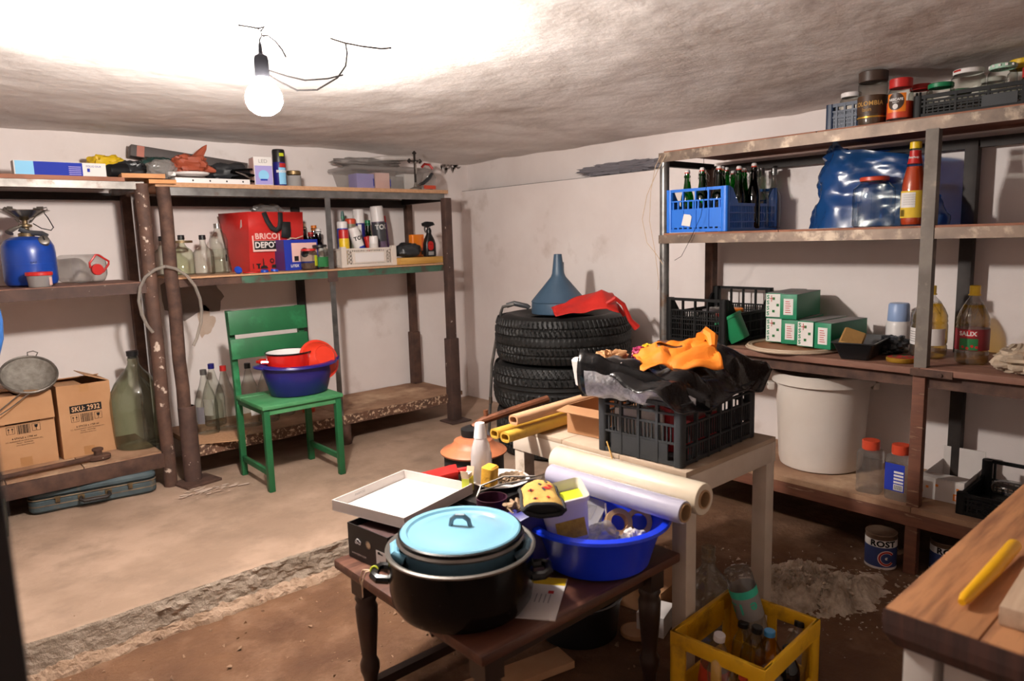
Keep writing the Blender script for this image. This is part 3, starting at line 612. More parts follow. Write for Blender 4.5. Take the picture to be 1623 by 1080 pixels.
# ------------------------------------------------------------------ left unit, middle shelf
def left_mid():
    Z = 1.114
    t = thing('gas_cylinder', 'blue camping gas cylinder with a burner on top', 'gas cylinder', (.575, 4.30, Z), 0)
    lathe_part([(0, .006), (.09, .0), (.108, .01), (.116, .03), (.116, .165), (.112, .2), (.098, .228), (.07, .243), (.03, .248), (0, .248)], 'gas_blue', t, 'tank', 36)
    lathe_part([(.117, .110), (.1175, .112), (.117, .114)], 'gas_blue', t, 'weld_seam', 36)
    b = B(); b.lathe([(.035, .245), (.036, .262), (.022, .268), (.016, .275), (.016, .29), (.03, .295), (.03, .305), (.012, .31), (.012, .33)], 16); b.obj('valve', 'brass', t)
    v = B(); v.at(T(.03, -.02, .255) @ RX(0)); v.tube([(-.06, 0, .03), (-.02, 0, .01), (.03, -.02, .005), (.05, -.03, -.01)], .013, 8); v.obj('valve_arm', 'pl_dark_grey', t)
    k = B(); k.at(T(.058, -.085, .222) @ RX(62) @ RZ(10)); k.lathe([(0, .016), (.018, .016), (.024, .013), (.026, .004), (.026, -.012), (0, -.012)], 20); kn = k.obj('knob', 'dull_metal', t)
    k = B(); k.at(T(.058, -.0925, .2265) @ RX(62) @ RZ(10)); k.box(-.003, .003, -.004, .016, .008, .011); k.obj('pointer', 'pl_black', kn)
    lathe_part([(.014, .325), (.03, .33), (.06, .345), (.09, .362), (.112, .372), (.113, .375), (.09, .367), (.05, .35), (0, .345)], 'chrome', t, 'burner_pan', 32)
    lathe_part([(.06, .352), (.062, .372), (.02, .376), (0, .372)], 'dull_metal', t, 'burner_head', 24)
    for a in range(4):
        b = B(); b.at(RZ(45+90*a)); b.tube([(.03, 0, .315), (.06, 0, .345), (.125, 0, .376), (.122, 0, .386), (.05, 0, .378)], .0028, 6); b.box(.07, .105, -.001, .001, .372, .392); b.obj('pot_support', 'dull_metal', t)
    B().tube([(.03, -.03, .31), (.06, -.05, .285), (.10, -.05, .275), (.115, -.03, .29), (.1, 0, .34), (.09, .01, .36)], .0025, 6).obj('ignition_wire', 'wire', t)
    B().tube([(-.02, -.03, .3), (-.07, -.04, .275), (-.075, -.045, .265)], [.005, .012, .02], 8).obj('regulator', 'dull_metal', t)
    text('GAZ', .014, 'ink_black', t, T(0, 0, .118), wrap=.1172)
    t = thing('food_tub', 'small clear tub with a red lid in front of the gas cylinder', 'tub', (.583, 4.125, Z))
    lathe_part([(0, 0), (.045, 0), (.048, .004), (.054, .058), (.054, .062)], 'milky', t, 'body', 26); lathe_part([(.056, .055), (.058, .057), (.058, .070), (.055, .073), (.05, .0715), (0, .0715)], 'pl_red', t, 'lid', 26); B().band(.0525, .008, .055, -50, -20, 5).obj('label', 'ink_pink', t)
    t = thing('water_jug', 'clear plastic jug lying down with red cap and red carry handle', 'jug', (.83, 4.32, Z+.075), rot=(0, 0, 12))
    b = B(); R = lambda s, y, r: [(x, y, z) for x, z in rrect(s*.158, s*.148, r, 5)]
    b.loft([R(.95, .2, .03), R(1, .18, .03), R(1, .15, .03), R(.97, .12, .03), R(1, .09, .03), R(1, -.03, .035), R(.85, -.07, .04), R(.5, -.095, .03), R(.36, -.10, .02)], 0, (1, 1)); b.obj('body', 'clear_plastic', t)
    b = B(); b.at(T(0, -.098, -.005) @ RX(90)); b.lathe([(.028, 0), (.029, .003), (.029, .02), (.026, .022), (0, .0215)], 22); b.obj('cap', 'pl_red', t)
    B().tube([(-.028, -.1, .005), (-.032, -.105, .03), (.0, -.11, .072), (.012, -.11, .07), (.062, -.108, .035), (.06, -.108, .02), (.03, -.1, -.022)], .0055, 6).obj('carry_handle', 'pl_red', t)
    # bottles of the right-hand unit
    Z = 1.128
    spirit_bottle('squat clear bottle half hidden behind the rusty pipe post', (1.25, 4.46, Z), .225, .05, glass='glass')
    spirit_bottle('stubby glass bottle with a black stopper and gold neck ring, left of the pair', (1.325, 4.36, Z), .228, .06, glass='glass_pale', lab=('brass', .80, .86, -180, 180))
    spirit_bottle('stubby glass bottle with a black stopper next to the tall clear bottle', (1.42, 4.29, Z), .225, .056, glass='glass')
    t = thing('glass_bottle', 'tall square clear bottle with a silver cap beside the red bag', 'bottle', (1.517, 4.31, Z))
    b = B(); sq = lambda s, z: [(x, y, z) for x, y in rrect(s, s, s*.3, 4)]
    b.loft([sq(.085, 0), sq(.092, .006), sq(.092, .15), sq(.089, .152), sq(.092, .154), sq(.092, .195), sq(.075, .225), sq(.045, .245), sq(.034, .255), sq(.034, .27)], 0, (1, 0)); b.obj('body', 'glass', t)
    lathe_part(cap_prof(.02, .262, .29), 'chrome', t, 'cap', 16); B().box(.018, .026, -.048, -.0468, .07, .11).obj('label', 'ink_black', t)
    b = B(); b.loft([sq(.08, .006), sq(.084, .01), sq(.084, .145)], 0, (1, 1)); b.obj('water', 'glass', t)
    # red shopping bag
    t = thing('shopping_bag', 'big red shopping bag with black handles and a framed two-line logo', 'bag', (1.80, 4.36, Z), 2)
    b = B()
    def bagring(z, k, sag): d = .21+k*.07; return [(-.135, -d/2, z), (.215, -d/2+sag, z), (.225, d/2, z), (-.155-.045*k, d/2, z), (-.15-.02*k, 0.02, z)]
    b.loft([bagring(0, 0, 0), bagring(.12, .3, .002), bagring(.24, .7, .004), bagring(.355, 1, .006)], 0, (1, 0)); bd = b.obj('body', 'bag_red', t, solid=.003)
    yf = -.128
    lg = B(); lg.at(T(-.03, yf, .185) @ RX(90-3)); lg.box(-.088, .088, -.066, .060, 0, .001); lg.obj('logo_panel', 'ink_pink', t)
    lg = B(); lg.at(T(-.03, yf-.001, .185) @ RX(90-3)); lg.box(-.079, .079, .0, .049, 0, .001); lg.obj('logo_panel', 'bag_red', t)
    lg = B(); lg.at(T(-.03, yf-.001, .185) @ RX(90-3)); lg.box(-.079, .079, -.054, -.002, 0, .001); lg.obj('logo_panel', 'ink_black', t)
    text('BRICO', .048, 'ink_pink', bd, T(-.03, yf-.0035, .209) @ RX(87), bold=.0015, sx=.97); text('DEPOT', .048, 'ink_white', bd, T(-.03, yf-.0035, .157) @ RX(87), bold=.0015, sx=.95)
    # black handle straps: drooping band and flap
    def strap(pts, w):
        s = B(); P = [Vector(p) for p in pts]; vs = []; n = len(P)
        for i, p in enumerate(P):
            d = (P[min(i+1, n-1)]-P[max(i-1, 0)]).normalized(); side = d.cross(Vector((0, 1, 0))).normalized()*w/2; vs += [p-side, p+side]
        s.add(vs, [(2*i, 2*i+1, 2*i+3, 2*i+2) for i in range(n-1)]); return s
    strap([(-.045, -.155, .352), (-.028, -.158, .30), (-.005, -.160, .26), (.02, -.162, .245), (.045, -.16, .26), (.055, -.158, .30), (.058, -.155, .352)], .03).obj('handle', 'strap_black', t, solid=.003)
    strap([(.09, -.155, .295), (.088, -.158, .24), (.082, -.158, .20)], .06).obj('handle', 'strap_black', t, solid=.003)
    q = B(); q.at(T(-.151, -.06, .285) @ RZ(-97) @ RX(86) @ RZ(15)); q.box(-.02, .02, -.022, .022, 0, .001); q.obj('sticker', 'ink_white', t)
    # printed silhouettes along the bag foot
    y2 = -.112
    for k, (x, pts) in enumerate(((-.12, [(0, .0), (.005, .0), (.005, .03), (0, .03)]), (-.09, [(0, 0), (.012, .0), (.012, .02), (.02, .025), (.02, .03), (-.01, .03), (-.01, .025), (0, .02)]), (-.055, [(-.02, 0), (.03, 0), (.02, .015), (.007, .018), (.005, .06), (.0, .06), (-.002, .018), (-.015, .012)]), (.02, [(-.025, .0), (.01, .0), (.012, .012), (.03, .012), (.02, .03), (.012, .022), (-.02, .02)]))):
        g = B(); g.at(T(x, y2-.006, .018) @ RX(87)); g.add([(a, c, 0) for a, c in pts], [tuple(range(len(pts)))]); g.obj('printed_tool', 'ink_black', bd)
    g = B(); g.at(T(-.0, y2-.009, .062) @ RX(87)); g.lathe([(.008, 0), (.014, 0)], 16); g.obj('printed_tool', 'ink_black', t)
    o = blob(.2, .12, .09, 51, .3).obj('plastic_bag', 'clear_bag', None, (1.86, 4.40, Z+.32)); tag(o, 'crumpled clear plastic bag sticking out of the red shopping bag', 'bag')
    # caps and lids on the shelf edge
    for k, (x, y, m, l, rot) in enumerate(((1.53, 4.08, 'pl_blue', 'blue bottle cap lying left of the red shopping bag', (60, 0, 20)), (1.61, 4.08, 'pl_red', 'flat red plastic lid under the red shopping bag', (0, 0, 0)), (1.69, 4.09, 'pl_blue', 'blue plastic cap at the foot of the red shopping bag', (10, 0, 0)), (1.75, 4.09, 'pl_blue', 'blue plastic cap nearest the blue kettle box', (0, 8, 0)))):
        r = .022 if m == 'pl_blue' else .05; h = .014 if m == 'pl_blue' else .008
        t = thing('lid', l, 'lid', (x, y, Z+(.018 if rot[0] == 60 else .001)), rot=rot); lathe_part([(r, 0), (r, h*.8), (r*.92, h), (0, h)], m, t, 'shell', 22); lathe_part([(r*.8, h+.0004), (r*.5, h+.001), (0, h+.001)], m, t, 'rim', 20)
    # blue carton with picture
    t = thing('carton', 'blue carton with a product photo in front of the red bag', 'box', (1.955, 4.225, Z), 9)
    B().box(-.12, .12, -.06, .06, 0, .185).obj('body', 'ink_blue', t, bev=.001)
    B().box(-.1215, -.1205, -.058, .058, .003, .182).obj('side_print', 'pl_purple', t); B().box(-.07, .11, -.0615, -.0605, .05, .165).obj('picture', 'ink_pink', t)
    b = B(); b.at(T(.02, -.0622, .105) @ RX(90)); b.lathe([(0, 0), (.03, 0)], 20); b.obj('picture_kettle', 'ink_black', t); B().box(-.055, -.025, -.0625, -.062, .055, .085).obj('picture_kettle', 'ink_black', t)
    text('LiTEX', .022, 'ink_white', t, T(-.055, -.0622, .026) @ FR, bold=.0008)
    B().tube([(-.07, -.02, .186), (-.04, -.04, .195), (-.05, .0, .199), (.0, -.02, .192), (.03, -.04, .207), (-.02, -.045, .193)], .003, 6).obj('cord', 'ink_tan', t)
    jar('small jar with a red lid and lime label before the blue carton', (1.985, 4.115, Z), .128, .05, 'pl_red', .012, ('rust', .35), ('pl_lime', .2, .75, -75, -20))
    jar('round jar with a black lid and green label beside the red-lidded jar', (2.078, 4.15, Z), .15, .05, 'pl_black', .014, None, ('ink_green', .1, .55, -150, -30))
    for l, x, y, h, r, g, cm in (('dark brown bottle with a tan cork behind the jars', 2.115, 4.44, .29, .045, 'glass_brown', 'ink_tan'), ('small red-capped bottle behind the galvanised post', 2.19, 4.49, .235, .03, 'glass_brown', 'pl_red'), ('white-topped sauce bottle just left of the galvanised post', 2.19, 4.38, .255, .028, 'glass_brown', 'pl_white'), ('dark bottle with orange cork next to the sauce bottle', 2.23, 4.52, .28, .035, 'glass_brown', 'pl_orange')):
        spirit_bottle(l, (x, y, Z), h, r, capmat=cm, glass=g, lab=('ink_white' if 'sauce' in l else 'ink_black', .2, .5, -140, -40))
    # white crate with cans
    t = thing('plastic_crate', 'white lattice plastic crate holding spray cans', 'crate', (2.43, 4.29, Z), 0)
    W, D, H = .40, .28, .12
    b = B(); b.box(-W/2, W/2, -D/2, D/2, 0, .006)
    for sx in (-1, 1):
        for sy in (-1, 1): b.cb((sx*(W/2-.012), sy*(D/2-.012), H/2+.004), (.034, .03, H+.014))
    for sy in (-1, 1):
        y = sy*(D/2-.004); b.cb((0, y, H-.006), (W, .01, .012)); b.cb((0, y, .012), (W, .01, .012)); b.cb((0, y, H/2), (W*.62, .006, H*.62))
        for k in range(26): b.cb((-W*.42+W*.84*k/25, y, H*.5), (.006, .005, H*.86))
        for sx in (-1, 1):
            for k in range(4): b.at(T(sx*W*.36, y, .022+k*.024) @ RY(45)); b.cb((0, 0, 0), (.004, .005, .045)); b.at(T(sx*W*.36, y, .022+k*.024) @ RY(-45)); b.cb((0, 0, 0), (.004, .005, .045)); b.at()
    for sx in (-1, 1):
        x = sx*(W/2-.004); b.cb((x, 0, H-.006), (.01, D, .012)); b.cb((x, 0, .012), (.01, D, .012))
        for k in range(16): b.cb((x, -D*.44+D*.88*k/15, H/2), (.005, .008, H*.9))
    b.obj('body', 'cream_crate', t); B().box(-W*.27, W*.27, -D/2-.002, -D/2-.001, .03, .09).obj('plate', 'pl_white', t)
    z = Z+.008
    spray_can('red-capped yellow spray can at the left of the white crate', (2.285, 4.215, z), .235, .034, 'pl_yellow', 'pl_red', .052)
    spray_can('tilted white can with black and blue lettering in the white crate', (2.435, 4.235, z+.02), .24, .036, 'pl_white', 'pl_white', .03, [('ink_blue', .4, .52, -110, -30)], [('TOP', .036, 'ink_black', .165, 0), ('25', .036, 'ink_blue', .095, 0)], rot=(0, -17, 0))
    spray_can('white-capped dark blue can at the back of the white crate', (2.50, 4.39, z), .375, .040, 'pl_navy', 'pl_white', .09, [('ink_white', .55, .95, -130, -95)])
    spray_can('tallest can in the white crate, black and mauve with white cap', (2.635, 4.33, z), .395, .046, 'foam_can', 'pl_white', .10, [('pl_dark_grey', .52, .96, -180, 0)], [('TOG', .045, 'ink_white', .25, 0)], rot=(0, -4, 0))
    spray_can('blue bottle with white trigger collar at the back of the crate', (2.33, 4.31, z), .29, .036, 'pl_blue', 'pl_white', .04)
    spray_can('white screw-cap pot at the front of the white crate', (2.495, 4.20, z+.05), .14, .03, 'card_white', 'pl_white', .045)
    spirit_bottle('green plastic bottle between the cans in the white crate', (2.575, 4.40, z), .3, .035, capmat='pl_green', glass='glass_green')
    spray_can('thin maroon can at the right rear of the white crate', (2.705, 4.37, z), .33, .024, 'pl_purple', 'pl_red', .04, rot=(0, -5, 0))
    spray_can('slim red can leaning in the middle of the white crate', (2.53, 4.27, z+.004), .19, .022, 'pl_red', 'pl_red', .03, rot=(0, -14, 0))
    spray_can('olive spray can with orange shoulder behind the tilted white can', (2.42, 4.36, z), .31, .036, 'olive_can', 'pl_orange_red', .03)
    t = thing('brush', 'teal brush handle standing at the back of the white crate', 'brush', (2.385, 4.40, z)); lathe_part([(0, 0), (.008, 0), (.009, .3), (.012, .33), (.009, .36), (0, .362)], 'pl_teal', t, 'handle', 10); lathe_part([(0, .31), (.0125, .312), (.0125, .325), (0, .327)], 'pl_green', t, 'collar', 10)
    # yellow board with things
    o = B().box(-.19, .19, -.09, .09, 0, .045).obj('wooden_board', 'yellow_wood', None, (2.825, 4.19, Z), (0, 0, 1), bev=.003); tag(o, 'short yellow wooden board at the right end of the middle shelf', 'board')
    o = blob(.19, .13, .1, 61, .15).obj('work_glove', 'dark_bag', None, (2.74, 4.17, Z+.045)); tag(o, 'crumpled dark cloth on the yellow board', 'cloth')
    t = thing('wall_plug_case', 'orange plastic case standing behind the black spray bottle', 'case', (2.865, 4.24, Z+.046), 6)
    B().rbox(.11, .05, .155, .012, ch=.004).obj('body', 'pl_orange', t); B().box(.028, .034, -.027, -.025, .02, .14).obj('groove', 'pl_orange_red', t); B().box(.02, .05, -.03, -.024, .015, .04).obj('latch', 'pl_black', t)
    t = thing('spray_bottle', 'black trigger spray bottle with a red label', 'spray bottle', (2.90, 4.135, Z+.046), 0)
    b = B(); R = lambda w, d, z, r: [(x, y, z) for x, y in rrect(w, d, r, 4)]
    b.loft([R(.082, .05, 0, .015), R(.088, .055, .01, .015), R(.088, .055, .09, .018), R(.07, .05, .12, .018), R(.04, .036, .15, .015), R(.03, .03, .165, .012)], 0, (1, 1)); b.obj('body', 'pl_black', t)
    b = B(); b.lathe([(0, .163), (.019, .163), (.019, .185), (.013, .19), (.013, .2), (0, .2)], 16); b.obj('collar', 'pl_black', t)
    b = B(); b.at(T(0, 0, .2)); b.loft([[(x, y, z) for x, z in ((-.048, .012), (-.05, .03), (-.02, .042), (.03, .038), (.046, .018), (.015, .010), (-.01, 0))] for y in (-.013, .013)]); b.tube([(-.03, 0, .012), (-.034, 0, -.01), (-.028, 0, -.034)], [.006, .005, .004], 6); b.obj('trigger', 'pl_black', t)
    b = B(); b.at(T(-.008, -.0282, .075) @ RX(90)); b.loft([[(x, y, zz) for x, y in rrect(.045, .062, .02, 5)] for zz in (0, .0008)]); b.obj('label', 'pl_red', t); B().box(-.03, .015, -.0288, -.028, .01, .035).obj('label', 'ink_grey', t)
    text('KILL', .012, 'ink_black', t, T(-.008, -.0292, .085) @ FR)
M('cream_crate', '#cfc4ba', rough=.5); M('foam_can', '#6f5b72', '#4a3d50', 9, rough=.35); M('olive_can', '#7d7a62', rough=.4)
left_mid()
# ------------------------------------------------------------------ left unit, bottom shelf and floor
def carton(label, loc, w, d, h, rz, flap_open, flapdown):
    t = thing('cardboard_box', label, 'box', loc, rz)
    b = B(); b.box(-w/2, w/2, -d/2, d/2, 0, .004)
    for x in (-w/2, w/2-.004): b.box(x, x+.004, -d/2, d/2, .004, h)
    for y in (-d/2, d/2-.004): b.box(-w/2+.004, w/2-.004, y, y+.004, .004, h)
    body = b.obj('body', 'cardboard', t)
    yf = -d/2-.0008; zt = h*.66
    def plate(x0, x1, z0, z1, m, y=yf, name='print'): return B().box(x0, x1, y-.0006, y, z0, z1).obj(name, m, body)
    plate(-.075, .075, zt-.018, zt+.022, 'ink_black'); text('SKU: 2932', .036, 'card_tan', body, T(0, yf-.0012, zt+.001) @ FR, bold=.0008, sx=.82)
    for k in range(18): plate(-.028+k*.0033, -.028+k*.0033+random.choice((.001, .0016, .0022)), zt-.072, zt-.026, 'ink_black')
    for sx in (-1, 1):
        x = sx*.055
        for z0 in (zt-.066, zt-.030): plate(x-.018, x+.018, z0, z0+.0014, 'ink_black')
        for xx in (x-.018, x+.0166): plate(xx, xx+.0014, zt-.066, zt-.030, 'ink_black')
    for dx in (-.008, .008):
        plate(-.055+dx-.001, -.055+dx+.001, zt-.060, zt-.042, 'ink_black')
        g = B(); g.add([(-.055+dx-.005, yf-.0006, zt-.044), (-.055+dx+.005, yf-.0006, zt-.044), (-.055+dx, yf-.0006, zt-.035)], [(0, 1, 2)]); g.obj('print', 'ink_black', body)
    g = B(); g.add([(.047, yf-.0006, zt-.034), (.063, yf-.0006, zt-.034), (.061, yf-.0006, zt-.047), (.056, yf-.0006, zt-.051), (.056, yf-.0006, zt-.060), (.060, yf-.0006, zt-.062), (.050, yf-.0006, zt-.062), (.054, yf-.0006, zt-.060), (.054, yf-.0006, zt-.051), (.049, yf-.0006, zt-.047)], [tuple(range(10))]); g.obj('print', 'ink_black', body)
    text('6 STICLE x 1750 ml', .0125, 'ink_black', body, T(0, yf-.0008, zt-.092) @ FR, bold=.0002); text('S.C. ALEXANDRION GRUP ROMANIA S.R.L.', .0085, 'ink_black', body, T(0, yf-.0008, zt-.106) @ FR); text('Ploiesti - ROMANIA', .0085, 'ink_black', body, T(0, yf-.0008, zt-.117) @ FR); text('www.alexandrion.com', .0085, 'ink_black', body, T(0, yf-.0008, zt-.128) @ FR)
    plate(-.03, .022, .006, .05, 'card_tape', name='tape'); 
    if not flapdown: plate(-.022, .022, h-.04, h-.002, 'card_tape', name='tape')
    def flap(x0, x1, y0, y1, X):
        f = B(); f.at(X); f.box(x0, x1, y0, y1, 0, .004); f.obj('flap', 'cardboard', t)
    if flapdown:
        flap(-w/2, w/2, 0, .138, T(0, -d/2-.006, h+.003) @ RX(-97)); flap(-w/2, w/2, -.12, 0, T(0, d/2, h) @ RX(-3)); flap(0, .12, -d/2, d/2, T(-w/2, 0, h) @ RY(3)); flap(-.11, 0, -d/2, d/2, T(w/2, 0, h+.001) @ RY(5))
    else:
        flap(-.12, 0, -d/2, d/2, T(w/2-.004, 0, h) @ RY(22)); flap(0, .12, -d/2, d/2, T(-w/2, 0, h) @ RY(2)); flap(-w/2+.03, w/2-.02, -.1, 0, T(0, d/2, h-.001) @ RX(-14))
    return t
M('card_tan', '#cfa47d', rough=.8)
def left_bottom():
    carton('cardboard carton printed SKU: 2932 with one lifted flap, beside the demijohn', (.735, 4.385, .201), .25, .21, .385, 3, True, False)
    carton('cardboard carton with its front flap folded down, under the sieve', (.452, 4.41, .201), .275, .25, .37, 3, True, True)
    # demijohn
    t = thing('demijohn', 'big pale green glass demijohn with a dark stopper on the bottom shelf', 'demijohn', (.99, 4.28, .201))
    lathe_part([(0, .03), (.06, .012), (.11, .0), (.122, .004), (.128, .03), (.132, .08), (.137, .20), (.136, .26), (.126, .31), (.104, .355), (.075, .395), (.045, .43), (.030, .455), (.027, .475), (.029, .48), (.029, .49), (.026, .492), (.026, .505)], 'demi_glass', t, 'body', 40)
    lathe_part([(.0, .49), (.024, .49), (.024, .502), (.03, .504), (.031, .53), (0, .53)], 'pl_black', t, 'stopper', 18)
    # sieve lying on the cartons
    t = thing('sieve', 'round metal kitchen sieve lying on the cardboard carton', 'sieve', (.515, 4.33, .665), rot=(40, 5, -8))
    b = B(); b.lathe([(.122, 0), (.115, -.018), (.095, -.045), (.06, -.066), (0, -.074)], 36); b.obj('mesh_bowl', 'mesh_steel', t, solid=.001)
    b = B(); b.tube([(.124*math.cos(a*PI/18), .124*math.sin(a*PI/18), 0) for a in range(36)], .006, 8, closed=True); b.lathe([(.121, .004), (.121, -.016), (.125, -.016), (.125, .004)], 36); b.obj('rim', 'dull_metal', t)
    B().tube([(.03, .12, 0), (.04, .142, .01), (.02, .152, .012), (-.005, .145, .01), (-.004, .122, 0)], .003, 6).obj('hook', 'dull_metal', t)
    b = B(); b.tube([(-.03, -.12, -.002), (-.1, -.2, -.01), (-.17, -.28, -.02)], .003, 6); b.tube([(.005, -.124, -.002), (-.08, -.215, -.01), (-.165, -.286, -.02)], .003, 6); b.obj('handle', 'dull_metal', t)
    # rusty long ratchet / wrench
    t = thing('ratchet_wrench', 'long rusty ratchet wrench lying along the bottom shelf edge', 'wrench', (.745, 4.125, .202), 3)
    b = B(); b.tube([(-.55, -.03, .02), (-.08, -.01, .02), (-.03, 0, .018)], [.011, .013, .016], 10); b.obj('handle', 'rust_iron', t)
    b = B(); b.lathe([(0, 0), (.036, 0), (.042, .006), (.042, .022), (.036, .028), (0, .028)], 20); h = b.obj('head', 'rust_iron', t, (.005, 0, .001)); h.scale = (1.3, .8, 1)
    b = B(); b.lathe([(0, .028), (.02, .028), (.02, .05), (.027, .052), (.027, .062), (.02, .066), (0, .066)], 12); b.obj('socket_head', 'rust_iron', t, (0, 0, .0)); b = B(); b.at(T(.012, -.0345, .015) @ RX(90)); b.cyl(.005, 0, .002, 8); b.obj('pin', 'chrome', t)
    # tall bottles
    for k, (x, y, c, l, lab) in enumerate(((1.345, 4.25, 'galv', 'tall clear bottle with a silver cap, nearest the pipe leg', ('pl_grey', -165, -120)), (1.465, 4.27, 'pl_red', 'tall clear bottle with a red cap behind the chair back leg', None), (1.45, 4.43, 'pl_navy', 'tall clear bottle with dark blue cap behind the red-capped one', ('ink_white', -170, -110)), (1.60, 4.24, 'pl_black', 'tall clear bottle with a black cap seen through the chair', ('ink_white', -110, -40)), (1.72, 4.27, 'pl_red', 'tall clear bottle behind the navy basin', None), (1.86, 4.35, 'pl_white', 'tall clear bottle behind the right side of the chair', None))):
        wine_bottle(l, (x, y, .2), .378+.004*(k % 2), .064, c, lab, group='tall clear bottles on the bottom shelf')
    t = thing('lid', 'red plastic jar lid lying on the bottom shelf behind the chair', 'lid', (2.0, 4.3, .2)); lathe_part([(.04, 0), (.042, .004), (.042, .026), (.038, .03), (0, .03)], 'pl_orange_red', t, 'shell', 24); lathe_part([(.03, .0305), (.025, .031), (0, .031)], 'pl_red', t, 'rim', 20)
    # suitcase
    t = thing('suitcase', 'worn blue suitcase with a handle under the bottom shelf', 'suitcase', (.72, 4.20, .004), -8.5)
    W, D, H = .57, .34, .113
    b = B(); b.rbox(W, D, H*.62, .05, 0, n=6, ch=.012); b.obj('base_shell', 'case_blue', t)
    b = B(); b.rbox(W, D, H*.37, .05, H*.625, n=6, ch=.014); b.obj('lid_shell', 'case_blue', t)
    for z in (H*.33, H*.625, ):
        b = B(); b.loft([[(x, y, zz) for x, y in rrect(W+.004, D+.004, .05, 6)] for zz in (z-.003, z+.003)], 0, (0, 0)); b.obj('trim_band', 'case_trim', t)
    for sx in (-1, 1): 
        b = B(); b.cb((sx*.16, -D/2-.003, H*.63), (.026, .006, .012)); b.cb((sx*.16, -D/2-.005, H*.55), (.02, .008, .03)); b.obj('latch', 'brass', t, bev=.001)
    b = B(); b.tube([(-.06, -D/2-.002, H*.48), (-.065, -D/2-.03, H*.40), (-.05, -D/2-.04, H*.34), (.05, -D/2-.04, H*.34), (.065, -D/2-.03, H*.40), (.06, -D/2-.002, H*.48)], [.007, .008, .010, .010, .008, .007], 8); b.obj('handle', 'dark_steel', t)
    for sx in (-1, 1): B().cb((sx*.06, -D/2-.004, H*.48), (.03, .008, .02)).obj('handle_mount', 'brass', t, bev=.002)
    o = B().box(-.15, .12, -.12, .1, 0, .13).obj('ammunition_case', 'olive_box', None, (.20, 3.98, .003), (0, 0, -6), bev=.006); tag(o, 'olive green metal box on the floor at the left edge', 'box')
    # clear hoses hung over the rails
    t = thing('hose', 'clear plastic hose draped around the two rusty posts', 'hose', (1.1, 4.0, .9))
    B().tube([(.02, -.02, .29), (-.03, -.01, .275), (-.075, 0, .24), (-.105, 0, .19), (-.118, 0, .12), (-.11, 0, .05), (-.09, 0, -.01), (-.066, 0, -.05)], .0085, 8).obj('left_end', 'hose_clear', t)
    B().tube([(.02, -.02, .29), (.07, -.02, .275), (.12, -.03, .235), (.155, -.03, .18), (.175, -.03, .11), (.178, -.03, .05), (.168, -.03, -.02), (.14, -.03, -.10), (.118, -.03, -.14)], .0085, 8).obj('right_end', 'hose_clear', t)
    t = thing('hose', 'blue hose hanging at the left edge beside the jamb', 'hose', (.245, 2.9, .98)); B().tube([(-.02, 0, .24), (.012, 0, .2), (.028, .0, .14), (.034, 0, .08), (.03, 0, .02), (.012, 0, -.04), (-.02, 0, -.08)], .014, 8).obj('loop', 'hose_blue', t)
    B().tube([(-.02, 0, .24), (-.06, .01, .2), (-.08, .01, .08), (-.06, .01, -.04), (-.02, 0, -.08)], .014, 8).obj('loop_back', 'hose_blue', t)
    B().tube([(-.02, 0, .24), (-.03, 0, .6), (-.03, 0, .945)], .003, 6).obj('cord', 'wire', t)
M('olive_box', '#4d4a33', '#3d3a29', 6, rough=.6); M('hose_blue', '#1f4a80', rough=.4)
left_bottom()

